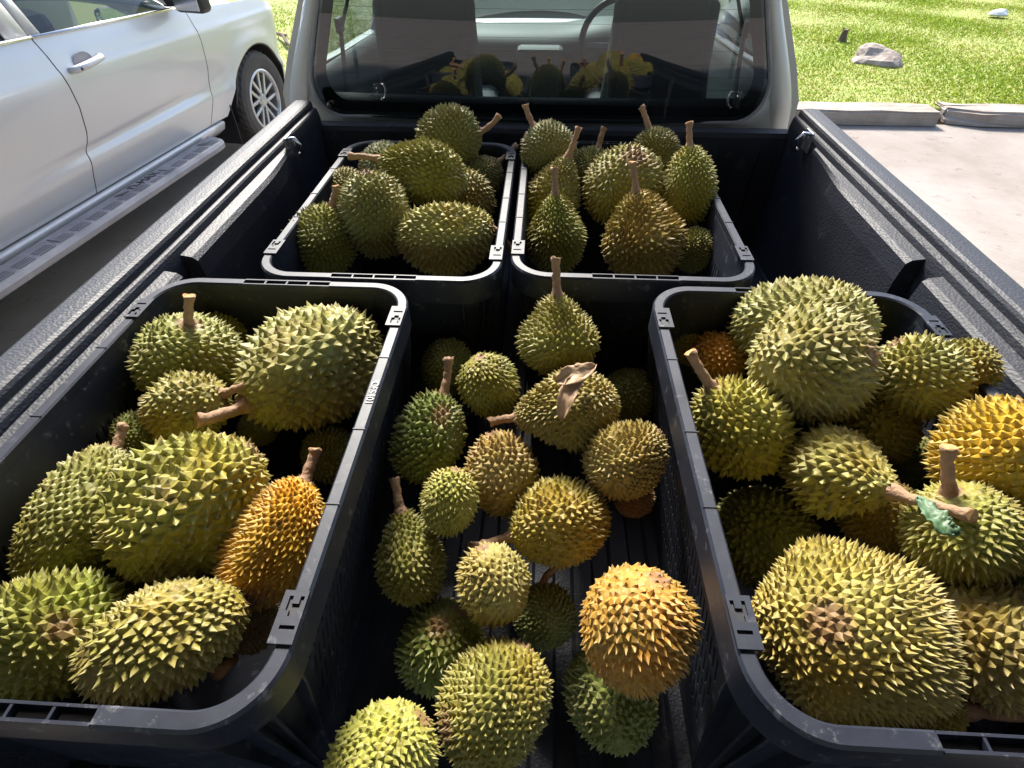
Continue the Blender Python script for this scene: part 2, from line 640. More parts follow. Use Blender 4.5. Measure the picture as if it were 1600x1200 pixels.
def make_wheel(name, parent, loc, r=0.375, side=1):
    """side=+1: outer face towards +x"""
    w = bpy.data.objects.new(name, None)
    COL.objects.link(w)
    w.parent = parent
    w.location = loc
    prof = [(-0.115, 0.60), (-0.125, 0.70), (-0.128, 0.84), (-0.118, 0.94), (-0.095, 0.988), (-0.05, 1.0), (0.05, 1.0), (0.095, 0.988), (0.118, 0.94), (0.128, 0.84), (0.125, 0.70), (0.115, 0.62)]
    n = 72
    V, F = [], []
    for k in range(n):
        a = 2 * math.pi * k / n
        for i, (x, q) in enumerate(prof):
            rr = q * r
            if 4 <= i <= 7:
                rr += (-0.008 if (k + (i % 2)) % 2 else 0.0)
            V.append((x * side, rr * math.cos(a), rr * math.sin(a)))
    m_ = len(prof)
    for k in range(n):
        for i in range(m_ - 1):
            F.append((k * m_ + i, k * m_ + i + 1, ((k + 1) % n) * m_ + i + 1, ((k + 1) % n) * m_ + i))
    obj('tyre', V, F, 'rubber', w)
    # rim: barrel, lip and six split spokes
    bm = bmesh.new()
    R0 = 0.62 * r

    def ring(profile, nn=48):
        vs_ = []
        for k in range(nn):
            a = 2 * math.pi * k / nn
            vs_.append([bm.verts.new((x * side, q * math.cos(a), q * math.sin(a))) for x, q in profile])
        for k in range(nn):
            for i in range(len(profile) - 1):
                bm.faces.new((vs_[k][i], vs_[k][i + 1], vs_[(k + 1) % nn][i + 1], vs_[(k + 1) % nn][i]))
    ring([(-0.1, R0 * 0.97), (0.10, R0 * 0.90), (0.118, R0 * 0.93), (0.122, R0 * 0.98), (0.116, R0 * 1.03)])
    ring([(0.06, R0 * 0.0001), (0.098, R0 * 0.0001), (0.1, R0 * 0.18), (0.085, R0 * 0.24), (0.05, R0 * 0.24)], 24)
    for k in range(6):
        a = 2 * math.pi * k / 6 + 0.2
        for s2 in (-1, 1):
            vs_ = bm_box(bm, (0.088 * side, R0 * 0.56, 0), (0.024, R0 * 0.78, R0 * 0.105), 0.005)
            rot = Matrix.Rotation(a, 4, 'X') @ Matrix.Translation((0, 0, s2 * R0 * 0.10)) @ Matrix.Rotation(s2 * 0.10, 4, 'X')
            for v in vs_:
                v.co = rot @ v.co
    obj_bm('rim', bm, 'alloy', w)
    bm = bmesh.new()
    bmesh.ops.create_cone(bm, cap_ends=True, segments=32, radius1=R0 * 0.93, radius2=R0 * 0.93, depth=0.01, matrix=Matrix.Translation((0.02 * side, 0, 0)) @ Matrix.Rotation(math.pi / 2, 4, 'Y'))
    obj_bm('brake_disc', bm, 'dark', w)
    return w


def side_liner(T, sgn):
    """rail, inner wall, ridge and the two ledges of one bed side; x given for the +1 side as distance from the outer rail edge"""
    xo = XR if sgn > 0 else XL

    def X(d):
        return xo - sgn * d
    # rail cap and inner wall swept along the bed; d inward, z
    prof = [(0.006, RAIL_Z - 0.05), (0.0, RAIL_Z - 0.012), (0.004, RAIL_Z - 0.003), (0.012, RAIL_Z), (0.030, RAIL_Z + 0.001), (0.050, RAIL_Z), (0.0565, RAIL_Z - 0.003), (0.0595, RAIL_Z - 0.009),
            (0.0605, RAIL_Z - 0.020), (0.068, RAIL_Z - 0.022), (0.0715, RAIL_Z - 0.026), (0.0735, RAIL_Z - 0.034), (0.076, RAIL_Z - 0.048), (0.080, 1.10), (0.085, 0.95), (0.088, BED_Z)]
    ny = 60
    P = []
    for i in range(ny + 1):
        y = BED_Y0 + (BED_Y1 + 0.02 - BED_Y0) * i / ny
        wob = 0.0012 * math.sin(y * 9 + sgn)
        P.append([(X(d + wob), y, z + 0.5 * wob) for d, z in prof])
    rail = grid_obj('side_wall', P, 'liner', T, smooth=False)
    # lower wall stands proud below the ledges, with an open stake slot between the two lengths
    gap = (0.872, 0.932) if sgn < 0 else (0.930, 0.995)
    for (a, b) in ((BED_Y0, gap[0]), (gap[1], 1.60)):
        zt = RAIL_Z - 0.038
        out = [(0.074, zt), (0.098, zt - 0.004), (0.107, zt - 0.012), (0.112, zt - 0.05), (0.118, 1.0), (0.120, BED_Z + 0.002), (0.074, BED_Z + 0.002)]
        bm = bmesh.new()
        rings = []
        nn = 24
        for i in range(nn + 1):
            t = i / nn
            y = a + (b - a) * t
            fade = 1.0
            if b > 1.5:
                fade = 1.0 - 0.75 * sstep(1.30, 1.60, y)
            rings.append([bm.verts.new((X(0.074 + (d - 0.074) * fade), y, z)) for d, z in out])
        k = len(out)
        for i in range(nn):
            for j in range(k):
                bm.faces.new((rings[i][j], rings[i][(j + 1) % k], rings[i + 1][(j + 1) % k], rings[i + 1][j]))
        bm.faces.new(rings[0])
        bm.faces.new(rings[-1])
        bmesh.ops.bevel(bm, geom=[e for e in bm.edges if e.calc_face_angle(0) > 1.2], offset=0.005, segments=2, affect='EDGES')
        obj_bm('ledge', bm, 'liner', T)
    # curved lip at the foot of the slot
    yc = (gap[0] + gap[1]) / 2
    pts = [(X(0.086), gap[0] + 0.006, RAIL_Z - 0.052), (X(0.098), gap[0] + 0.012, RAIL_Z - 0.062), (X(0.108), yc, RAIL_Z - 0.070), (X(0.104), gap[1] - 0.016, RAIL_Z - 0.064), (X(0.088), gap[1] - 0.006, RAIL_Z - 0.05)]
    # outer sheet metal
    op = [(0.010, RAIL_Z - 0.045), (-0.012, 1.20), (-0.060, 1.12), (-0.085, 1.0), (-0.085, 0.75), (-0.05, 0.58)]
    P = [[(X(d), y, z) for d, z in op] for y in (BED_Y0, 0.5, 1.2, BED_Y1)]
    grid_obj('bed_side', P, 'cab_paint', T, 0.003)
    # tie-down cleat near the cab
    cy = 1.655 if sgn > 0 else 1.54
    cl = box('cleat_plate', (X(0.080), cy, 1.238), (0.006, 0.05, 0.055), 'dull_metal', T, 0.002)
    pts = [(X(0.083), cy - 0.012, 1.26), (X(0.105), cy - 0.014, 1.262), (X(0.115), cy - 0.012, 1.245), (X(0.113), cy - 0.004, 1.222), (X(0.104), cy + 0.004, 1.208), (X(0.098), cy + 0.006, 1.216)]
    tube('hook', pts, 0.0055, 'chrome', cl)
    tube('bolt', [(X(0.083), cy + 0.014, 1.248), (X(0.094), cy + 0.014, 1.248)], 0.008, 'chrome', cl)


CABX = -0.025


def cab_y(x, z):
    return 1.862 + max(0.0, z - 1.2) * 0.07 + 0.05 * ((x - CABX) / 0.75) ** 2


def cab_loop(hw, zb, zt, rc, n=24):
    """rounded window-like loop, bottom centre first, counter-clockwise seen from the camera"""
    pts = []
    corners = [(1, zb, -90, 0), (1, zt, 0, 90), (-1, zt, 90, 180), (-1, zb, 180, 270)]
    for sx, zc, a0, a1 in corners:
        top = zc > (zb + zt) / 2
        cz = zc - rc if top else zc + rc
        for k in range(n + 1):
            a = math.radians(a0 + (a1 - a0) * k / n)
            z = cz + rc * math.sin(a)
            h = lerp_tab(hw, z)
            x = sx * (h - rc) + rc * math.cos(a)
            pts.append((CABX + x, z))
        if sx > 0 and not top:
            pts += [(CABX + lerp_tab(hw, z), z) for z in np.linspace(zb + rc, zt - rc, 14)[1:-1]]
        if sx < 0 and top:
            pts += [(CABX - lerp_tab(hw, z), z) for z in np.linspace(zt - rc, zb + rc, 14)[1:-1]]
    return pts


def truck():
    T = empty('pickup_truck', (0, 1.0, 0))
    T.location = (0, 0, 0)
    tag(T, 'silver pickup truck with a black lined bed, seen from its open tail', 'pickup truck')
    side_liner(T, -1)
    side_liner(T, 1)
    # ribbed bed floor
    P = []
    xs = []
    x = XL + 0.08
    while x < XR - 0.08:
        xs += [(x, BED_Z), (x + 0.032, BED_Z), (x + 0.038, BED_Z - 0.009), (x + 0.066, BED_Z - 0.009), (x + 0.072, BED_Z)]
        x += 0.0725
    P = [[(q, y, z) for q, z in xs] for y in np.linspace(BED_Y0, BED_Y1, 12)]
    grid_obj('bed_floor', P, 'liner', T, smooth=False)
    # headboard with upright flutes
    P = []
    prof = [(1.788, BED_Z), (1.795, 1.05), (1.80, 1.195), (1.806, 1.208), (1.822, 1.212), (1.845, 1.210), (1.85, 1.18), (1.85, 0.8)]
    for i in range(97):
        x = XL + 0.07 + (XR - XL - 0.14) * i / 96
        fl = 0.007 * (1 if math.sin(i * 0.8) > 0.1 else 0)
        P.append([(x, y - (fl if z < 1.19 and y < 1.8 else 0), z) for y, z in prof])
    grid_obj('headboard', P, 'liner', T, smooth=False)
    # lowered tailgate under the camera
    box('tailgate', ((XL + XR) / 2, -0.33, 0.795), (1.46, 0.56, 0.05), 'liner', T, 0.008)

    # --- cab rear: painted frame, seal, glass
    outer_hw = [(0.8, 0.86), (1.20, 0.856), (1.27, 0.834), (1.345, 0.802), (1.525, 0.714), (1.74, 0.640)]
    win_hw = [(1.2, 0.760), (1.355, 0.718), (1.53, 0.655), (1.68, 0.605)]
    Wl = cab_loop(win_hw, 1.207, 1.66, 0.125)
    Wi = cab_loop([(z, h - 0.016) for z, h in win_hw], 1.222, 1.645, 0.115)
    Wf = cab_loop([(z, h - 0.05) for z, h in win_hw], 1.252, 1.62, 0.10)
    Ol = cab_loop(outer_hw, 0.86, 1.77, 0.05)

    def bridge(name, A, B, offA, offB, m, parent, thick=0.0, smooth=True):
        n = len(A)
        V = [(x, cab_y(x, z) + offA, z) for x, z in A] + [(x, cab_y(x, z) + offB, z) for x, z in B]
        F = [(i, (i + 1) % n, n + (i + 1) % n, n + i) for i in range(n)]
        o = obj(name, V, F, m, parent, smooth)
        if thick:
            md = o.modifiers.new('thickness', 'SOLIDIFY')
            md.thickness = thick
        return o
    # frame grows in rings so that the pillar rounds off towards the cab sides
    n = len(Wl)
    rings = []
    for t, dy in ((0.0, 0.010), (0.12, 0.0), (0.55, 0.0), (0.8, 0.014), (0.93, 0.04), (1.0, 0.085)):
        rings.append([(a[0] + (b[0] - a[0]) * t, a[1] + (b[1] - a[1]) * t, dy) for a, b in zip(Wl, Ol)])
    V = [(x, cab_y(x, z) + dy, z) for r_ in rings for x, z, dy in r_]
    F = []
    for k in range(len(rings) - 1):
        for i in range(n):
            F.append((k * n + i, (k + 1) * n + i, (k + 1) * n + (i + 1) % n, k * n + (i + 1) % n))
    fr = obj('cab_rear_panel', V, F, 'cab_paint', T, True)
    seal = tube_data([(x, cab_y(x, z) + 0.002, z) for x, z in Wl] + [(Wl[0][0], cab_y(*Wl[0]) + 0.002, Wl[0][1])], 0.0065, 8, caps=False)
    obj('window_seal', seal[0], seal[1], 'board', T, True)
    gl_pts = [(x, cab_y(x, z) + 0.006, z) for x, z in Wl]
    # glass as a grid fan so that it keeps the curve
    bm = bmesh.new()
    zz = np.linspace(1.2075, 1.6595, 26)
    rows = []
    for z in zz:
        h = lerp_tab(win_hw, z)
        if z < 1.332:
            h -= 0.125 - math.sqrt(max(0, 0.125 ** 2 - (1.332 - z) ** 2))
        if z > 1.535:
            h -= 0.125 - math.sqrt(max(0, 0.125 ** 2 - (z - 1.535) ** 2))
        rows.append([bm.verts.new((CABX + h * q, cab_y(CABX + h * q, z) + 0.006, z)) for q in np.linspace(-1, 1, 21)])
    for a, b in zip(rows, rows[1:]):
        for j in range(20):
            bm.faces.new((a[j], a[j + 1], b[j + 1], b[j]))
    g = obj_bm('rear_window', bm, 'glass', T, True)
    bridge('black_border', Wi, Wf, 0.0085, 0.0085, 'dark', g, smooth=True)
    for k in range(9):
        z = 1.30 + 0.035 * k
        h = lerp_tab(win_hw, z) - 0.055
        pts = [(CABX + h * q, cab_y(CABX + h * q, z) + 0.0095, z) for q in np.linspace(-1, 1, 13)]
        tube('heater_line', pts, 0.0005, 'dark', g, 4)

    # --- cab sides with open windows, roof, windscreen, bonnet
    for s in (-1, 1):
        def sx(z):
            return CABX + s * lerp_tab(outer_hw, z)
        outl = [(1.97, 0.86), (3.42, 0.86), (3.42, 1.22), (2.80, 1.745), (2.30, 1.775), (2.02, 1.765), (1.99, 1.525), (1.98, 1.345), (1.975, 1.25)]
        winp = [(2.22, 1.285), (2.60, 1.255), (3.20, 1.225), (3.22, 1.26), (2.76, 1.675), (2.42, 1.69), (2.30, 1.67), (2.27, 1.55), (2.245, 1.42), (2.23, 1.34)]
        V = [(sx(z), y, z) for y, z in outl] + [(sx(z) , y, z) for y, z in winp]
        k = len(outl)
        F = [(i, (i + 1) % k, k + (i + 1) % k, k + i) for i in range(k)]
        o = obj('cab_side', V, F, 'cab_paint', T)
        md = o.modifiers.new('thickness', 'SOLIDIFY')
        md.thickness = 0.035
        md.offset = 0.0
        obj('side_window', [(sx(z) - s * 0.004, y, z) for y, z in winp], [tuple(range(len(winp)))], 'clear', T)
        # inner door trim, pale armrest top and belt
        P = [[(sx(z) - s * d, y, z) for z, d in ((1.283 - (y - 2) * 0.045, 0.03), (1.275 - (y - 2) * 0.045, 0.055), (1.20, 0.075), (1.10, 0.08), (0.9, 0.08))] for y in np.linspace(1.96, 3.2, 12)]
        grid_obj('door_trim', P, 'cabin', T)
        pts = [(sx(1.62) - s * 0.05, 2.30, 1.62), (sx(1.5) - s * 0.06, 2.29, 1.5), (sx(1.38) - s * 0.065, 2.28, 1.38), (sx(1.30) - s * 0.09, 2.28, 1.27), (sx(1.2) - s * 0.11, 2.27, 1.12)]
        V, F = [], []
        for p in pts:
            V += [(p[0], p[1] - 0.022, p[2]), (p[0], p[1] + 0.022, p[2])]
        F = [(2 * i, 2 * i + 1, 2 * i + 3, 2 * i + 2) for i in range(len(pts) - 1)]
        o = obj('seat_belt', V, F, 'seat', T)
        md = o.modifiers.new('thickness', 'SOLIDIFY')
        md.thickness = 0.003
        box('belt_guide', (pts[2][0], pts[2][1], pts[2][2] + 0.02), (0.02, 0.055, 0.05), 'trim', o, 0.008)
    P = []
    for y, z in ((1.905, 1.665), (1.915, 1.73), (1.95, 1.775), (2.2, 1.80), (2.6, 1.785), (2.78, 1.745)):
        P.append([(CABX + 0.645 * q, y + 0.03 * q * q, z - 0.045 * q ** 4) for q in np.linspace(-1, 1, 15)])
    grid_obj('roof', P, 'cab_paint', T, 0.03)
    P = []
    for t in np.linspace(0, 1, 6):
        y, z = 2.79 + 0.60 * t, 1.71 - 0.46 * t
        P.append([(CABX + (0.64 + 0.09 * t) * q, y - 0.10 * q * q, z) for q in np.linspace(-1, 1, 11)])
    grid_obj('windscreen', P, 'clear', T)
    P = []
    for y, z, h in ((3.36, 1.225, 0.78), (3.7, 1.205, 0.79), (4.2, 1.15, 0.78), (4.45, 1.08, 0.74), (4.55, 0.95, 0.72), (4.58, 0.45, 0.72)):
        P.append([(CABX + h * q, y - 0.1 * q * q, z - 0.03 * q * q if abs(q) < 0.99 else z - 0.10) for q in np.linspace(-1, 1, 13)])
    grid_obj('bonnet', P, 'cab_paint', T, 0.01)
    for s in (-1, 1):
        P = [[(CABX + s * (h + (0.08 if z < 0.95 else 0.0)), y, z) for z in (1.13 if y < 4 else 1.0, 0.95, 0.7, 0.45)] for y, h in ((3.38, 0.79), (3.8, 0.80), (4.2, 0.79), (4.46, 0.73))]
        grid_obj('front_wing', P, 'cab_paint', T, 0.01)
        P = [[(CABX + s * h, y, z) for z, h in ((0.87, 0.83), (0.7, 0.86), (0.42, 0.84))] for y in (1.84, 2.6, 3.42)]
        grid_obj('door_skin', P, 'cab_paint', T, 0.01)
    box('chassis', (0.02, 2.0, 0.55), (0.9, 4.6, 0.2), 'dark', T, 0.02)
    for s in (-1, 1):
        make_wheel('wheel', T, (CABX + s * 0.76, 3.85, 0.375), 0.375, s)
        make_wheel('wheel', T, (CABX + s * 0.76, 0.75, 0.375), 0.375, s)

    # --- cabin
    box('cabin_floor', (CABX, 2.6, 0.86), (1.5, 1.5, 0.04), 'seat', T)
    P = []
    for y, z in ((1.905, 1.20), (1.925, 1.245), (1.99, 1.25), (2.06, 1.215), (2.08, 0.9)):
        P.append([(CABX + 0.72 * q, y + 0.03 * q * q, z) for q in np.linspace(-1, 1, 9)])
    grid_obj('rear_trim', P, 'seat', T)
    for s, cx in ((-1, -0.455), (1, 0.435)):
        st = bpy.data.objects.new('seat', None)
        COL.objects.link(st)
        st.parent = T
        st.location = (cx, 2.42, 0.88)
        bm = bmesh.new()
        bm_box(bm, (0, 0.0, 0.36), (0.45, 0.13, 0.70), 0.06, (-0.16, 0, 0), 4)
        for v_ in bm.verts:
            tz = sstep(0.3, 0.72, v_.co.z)
            v_.co.x *= 1 - 0.26 * tz * tz
            v_.co.y -= 0.02 * (1 - (v_.co.x / 0.23) ** 2)
        for q in (-1, 1):
            bm_box(bm, (q * 0.165, -0.055, 0.33), (0.05, 0.05, 0.52), 0.02, (-0.16, 0, 0), 3)
        obj_bm('backrest', bm, 'seat', st, True)
        box('cushion', (0, 0.30, 0.09), (0.48, 0.5, 0.16), 'seat', st, 0.05, None, True, 3)
        hr = box('headrest', (0, -0.11, 0.80), (0.27, 0.10, 0.19), 'seat', st, 0.04, None, True, 3)
        for q in (-0.06, 0.06):
            tube('post', [(q, -0.085, 0.66), (q, -0.09, 0.74)], 0.006, 'chrome', hr)
        box('pull_handle', (s * -0.12, -0.06, 0.40), (0.07, 0.015, 0.02), 'chrome', st, 0.004)
    P = []
    for y, z in ((3.36, 1.235), (3.15, 1.245), (3.02, 1.225), (2.97, 1.17), (2.99, 1.0), (3.0, 0.9)):
        P.append([(CABX + 0.75 * q, y + 0.05 * q * q, z + 0.035 * math.exp(-((CABX + 0.75 * q - 0.33) / 0.17) ** 2) * (1 if y > 3.0 else .5)) for q in np.linspace(-1, 1, 31)])
    grid_obj('dashboard', P, 'cabin', T)
    box('console', (CABX, 2.95, 1.08), (0.22, 0.10, 0.26), 'cabin', T, 0.02)
    sw = bpy.data.objects.new('steering_wheel', None)
    COL.objects.link(sw)
    sw.parent = T
    sw.location = (0.345, 2.84, 1.24)
    sw.rotation_euler = (math.radians(62), 0, 0)
    pts = [(0.185 * math.cos(a), 0.185 * math.sin(a), 0) for a in np.linspace(0, 2 * math.pi, 41)]
    V, F = tube_data(pts, 0.014, 8, False)
    obj('wheel_ring', V, F, 'trim', sw, True)
    for a in (0, math.pi, -math.pi / 2):
        tube('spoke', [(0.04 * math.cos(a), 0.04 * math.sin(a), -0.01), (0.18 * math.cos(a), 0.18 * math.sin(a), 0)], 0.012, 'board', sw, 6)
    box('hub', (0, 0, -0.01), (0.12, 0.10, 0.04), 'trim', sw, 0.015)
    box('inside_mirror', (CABX, 2.86, 1.60), (0.22, 0.03, 0.07), 'trim', T, 0.012)
    return T


truck()

# ------------------------------------------------------------------ silver car parked on the left
def car():
    C = empty('silver_car', (-2.51, 4.21, 0), -math.atan(0.1))
    tag(C, 'silver double cab car with grey running board, parked left of the durian truck', 'car')
    WS, WZ, WR = 0.80, 0.375, 0.375       # front wheel
    AR = 0.425                            # arch radius

    def zbelt(s):
        return 1.165 - 0.036 * (s + 0.6)

    # side section: n (outwards) as a function of z, with the sculpted lower crease
    def nside(s, z):
        b = zbelt(s)
        n = lerp_tab([(0.36, -0.035), (0.42, -0.015), (0.50, 0.0), (0.56, 0.012), (0.60, 0.020), (0.63, 0.012), (0.70, 0.014), (0.85, 0.040), (0.95, 0.050), (1.01, 0.046), (1.03, 0.036), (1.10, 0.018), (1.18, -0.012), (1.30, -0.06), (1.70, -0.24)], z + (1.165 - b) * 0.5)
        # scallop along the lower door that runs out towards the rear
        k = 0.022 * math.exp(-((z - (0.635 + 0.02 * (s + 0.6))) / 0.035) ** 2) * sstep(-2.6, -0.8, s) * (1 - sstep(-0.15, 0.15, s))
        fl = 0.0
        d = math.hypot(s - WS, z - WZ)
        fl += 0.035 * math.exp(-((d - AR) / 0.10) ** 2) * (1 if s > 0.1 else sstep(-0.2, 0.1, s))
        nose = -0.42 * max(0.0, (s - 1.15) / 0.45) ** 2.4
        return n - k + fl + nose

    def panel(name, sl, sr, zl, zh, ns=26, nz=40, m='paint', dn=0.0):
        P = []
        for i in range(nz + 1):
            row = []
            for j in range(ns + 1):
                q = j / ns
                # sl, sr functions of z; zl, zh functions of s
                s0 = sl((0.8)) + (sr(0.8) - sl(0.8)) * q
                z = zl(s0) + (zh(s0) - zl(s0)) * i / nz
                s1 = sl(z) + (sr(z) - sl(z)) * q
                row.append((nside(s1, z) + dn, s1, z))
            P.append(row)
        return grid_obj(name, P, m, C)

    gap1 = lambda z: lerp_tab([(0.40, -1.195), (0.50, -1.175), (0.62, -1.143), (0.72, -1.09), (0.85, -1.078), (1.09, -1.098), (1.2, -1.112)], z)
    gap2 = lambda z: lerp_tab([(0.40, 0.03), (0.50, 0.085), (0.55, 0.112), (0.76, 0.162), (1.02, 0.160), (1.15, 0.15)], z)
    gap0 = lambda z: lerp_tab([(0.40, -2.15), (0.62, -2.15), (0.8, -2.28), (1.2, -2.32)], z)
    e = 0.0035
    fd = panel('front_door', lambda z: gap1(z) + e, lambda z: gap2(z) - e, lambda s: 0.405, zbelt)
    rd = panel('rear_door', lambda z: gap0(z) + e, lambda z: gap1(z) - e, lambda s: 0.405, zbelt)
    panel('rear_body', lambda z: -3.9, lambda z: gap0(z) - e, lambda s: 0.45, zbelt, 20, 20)

    def arch(s):
        d = s - WS
        if abs(d) < AR:
            return max(0.405, WZ + math.sqrt(AR * AR - d * d))
        return 0.405
    fe = panel('front_wing', lambda z: gap2(z) + e, lambda z: 1.56 - 0.16 * max(0, z - 0.75), arch, lambda s: 1.115 - 0.05 * max(0, s - 0.2) - 0.16 * max(0, s - 0.9) ** 1.5, 90, 30)
    # dark lip inside the arch and the well behind the wheel
    pts = []
    for k in range(33):
        a = math.pi * (1.06 - 1.12 * k / 32)
        s, z = WS + AR * math.cos(a), WZ + AR * math.sin(a)
        if z > 0.40:
            pts.append((nside(s, z) - 0.012, s, z))
    V, F = tube_data(pts, 0.012, 6)
    obj('arch_lip', V, F, 'trim', C, True)
    P = [[(x, WS + (AR + 0.02) * math.cos(a), WZ + (AR + 0.02) * math.sin(a)) for x in (0.02, -0.15, -0.35)] for a in np.linspace(-0.1, math.pi + 0.1, 20)]
    grid_obj('wheel_well', P, 'dark', C)
    box('well_back', (-0.36, WS, 0.55), (0.02, 0.9, 0.7), 'dark', C)
    make_wheel('wheel', C, (-0.085, WS, WZ), WR, 1)
    make_wheel('wheel', C, (-0.085, -2.95, WZ), WR, 1)
    make_wheel('wheel', C, (-1.72, WS, WZ), WR, -1)
    make_wheel('wheel', C, (-1.72, -2.95, WZ), WR, -1)
    # mud flap between board and wheel
    box('mud_flap', (-0.09, WS - 0.50, 0.33), (0.22, 0.010, 0.30), 'dark', C, 0.004)

    # inner dark body behind the gaps
    P = [[(nside(s, z) - 0.035, s, z) for z in (0.38, 0.5, 0.63, 0.8, 0.95, 1.1)] for s in np.linspace(-3.8, 0.27, 24)]
    grid_obj('inner_body', P, 'dark', C)
    # sill below the doors: bright edge
    P = [[(n, s, z) for n, z in ((-0.03, 0.402), (0.006, 0.398), (0.012, 0.385), (-0.005, 0.34), (-0.06, 0.30))] for s in np.linspace(-2.1, 0.17, 12)]
    grid_obj('sill', P, 'paint', C, 0.01)

    # bonnet, screen, roof and far side
    P = []
    for s, zz, hw in ((0.16, 1.125, 0.84), (0.4, 1.115, 0.835), (0.8, 1.085, 0.82), (1.1, 1.045, 0.76), (1.35, 0.98, 0.62), (1.5, 0.86, 0.52)):
        row = []
        for q in np.linspace(-1, 1, 25):
            x = -0.90 + q * hw
            row.append((x, s - 0.10 * q * q, zz + 0.045 - 0.055 * abs(q) ** 3.5))
        P.append(row)
    grid_obj('bonnet', P, 'paint', C, 0.01)
    P = []
    for s, z, hw in ((1.50, 0.86, 0.52), (1.56, 0.70, 0.56), (1.57, 0.45, 0.58), (1.50, 0.30, 0.56)):
        P.append([(-0.90 + q * (hw + 0.1), s - 0.22 * q * q, z) for q in np.linspace(-1, 1, 13)])
    grid_obj('front_bumper', P, 'paint', C, 0.01)
    for q in (-1, 1):
        bm = bmesh.new()
        bm_box(bm, (-0.90 + q * 0.60, 1.30, 0.88), (0.30, 0.22, 0.13), 0.04, (0, 0, -q * 0.45))
        obj_bm('headlight', bm, 'clear', C, True)
    P = []
    for t in np.linspace(0, 1, 6):
        P.append([(-0.9 + q * (0.80 - 0.16 * t), 0.22 - 0.82 * t - 0.12 * q * q, 1.15 + 0.55 * t) for q in np.linspace(-1, 1, 11)])
    grid_obj('windscreen', P, 'carglass', C)
    P = []
    for s, z in ((-0.60, 1.70), (-0.9, 1.735), (-1.5, 1.75), (-2.2, 1.72), (-2.4, 1.68)):
        P.append([(-0.9 + q * 0.66, s, z - 0.05 * q ** 4) for q in np.linspace(-1, 1, 13)])
    grid_obj('roof', P, 'paint', C, 0.02)
    P = [[(-1.80 + d, s, z) for z, d in ((0.4, 0), (0.8, -0.04), (1.1, -0.02), (1.165, 0.02))] for s in np.linspace(-3.9, 1.2, 8)]
    grid_obj('far_side', P, 'paint', C, 0.01)
    P = [[(x, s, 1.0) for x in (-1.75, -0.06)] for s in (-3.9, -2.4)]
    grid_obj('bed_cover', P, 'trim', C, 0.01)
    box('underbody', (-0.9, -1.2, 0.38), (1.5, 4.6, 0.14), 'dark', C, 0.02)
    box('cabin_seat', (-0.9, -0.9, 0.95), (1.3, 0.5, 0.6), 'seat', C, 0.08)

    # side glass with belt moulding and pillars
    def nz(z, s=-0.6):
        return nside(s, z)
    wf = [(-1.035, 1.185), (0.02, 1.148), (0.0, 1.165), (-0.62, 1.60), (-1.06, 1.63)]
    obj('front_side_window', [(nz(z) - 0.014, s, z) for s, z in wf], [(0, 1, 2, 3, 4)], 'carglass', C)
    wr = [(-2.25, 1.22), (-1.235, 1.192), (-1.21, 1.63), (-2.10, 1.62)]
    obj('rear_side_window', [(nz(z) - 0.014, s, z) for s, z in wr], [(0, 1, 2, 3)], 'carglass', C)

    def strip(name, a, b, m, w=0.0, dn=0.0):
        """quad strip between two polylines of (s,z)"""
        P = [[(nz(z) + dn, s, z) for s, z in (pa, pb)] for pa, pb in zip(a, b)]
        return grid_obj(name, P, m, C, 0.012)
    strip('belt_moulding', [(-1.108, 1.181), (-0.6, 1.163), (0.02, 1.141)], [(-1.104, 1.194), (-0.6, 1.176), (0.02, 1.154)], 'chrome', dn=0.006)
    strip('belt_moulding', [(-2.3, 1.224), (-1.7, 1.203), (-1.116, 1.182)], [(-2.3, 1.237), (-1.7, 1.216), (-1.112, 1.195)], 'chrome', dn=0.006)
    strip('window_pillar', [(-1.104, 1.194), (-1.10, 1.4), (-1.09, 1.66)], [(-1.035, 1.187), (-1.045, 1.4), (-1.06, 1.66)], 'paint')
    strip('window_pillar', [(-1.240, 1.199), (-1.228, 1.4), (-1.21, 1.66)], [(-1.113, 1.195), (-1.109, 1.4), (-1.098, 1.66)], 'paint')
    strip('window_pillar', [(-1.06, 1.63), (-0.62, 1.60), (0.0, 1.165)], [(-1.06, 1.71), (-0.60, 1.70), (0.16, 1.14)], 'paint')
    strip('window_pillar', [(-2.32, 1.23), (-2.2, 1.7)], [(-2.25, 1.225), (-2.10, 1.66)], 'paint')
    strip('roof_side', [(-2.2, 1.64), (-1.1, 1.64)], [(-2.2, 1.72), (-1.1, 1.72)], 'paint')

    # door mirror
    mi = bpy.data.objects.new('door_mirror', None)
    COL.objects.link(mi)
    mi.parent = C
    mi.location = (0.10, 0.02, 1.215)
    bm = bmesh.new()
    bm_box(bm, (0.07, 0, 0), (0.24, 0.12, 0.17), 0.04, (0, 0, -0.15), 3)
    obj_bm('housing', bm, 'trim', mi, True)
    box('mirror_glass', (0.07, -0.062, 0.0), (0.19, 0.006, 0.13), 'chrome', mi, 0.002, (0, 0, -0.15))
    box('arm', (-0.07, 0.01, -0.03), (0.12, 0.07, 0.05), 'trim', mi, 0.015)

    # handles
    def handle(s, z, par):
        n0 = nside(s, z)
        h = bpy.data.objects.new('handle', None)
        COL.objects.link(h)
        h.parent = par
        h.location = (n0, s, z)
        pts = [(0.004, -0.125, -0.012), (0.030, -0.105, -0.010), (0.040, -0.03, -0.004), (0.040, 0.05, 0.003), (0.030, 0.105, 0.008), (0.004, 0.125, 0.011)]
        V, F = tube_data(pts, [0.014, 0.019, 0.019, 0.018, 0.017, 0.012], 10)
        obj('grip', V, F, 'paint', h, True)
        V, F = tube_data([(0.046, -0.085, -0.010), (0.052, -0.085, -0.010)], [0.009, 0.008], 12)
        obj('keyhole', V, F, 'dark', h)
        # finger cup behind the grip, a dished oval
        P = []
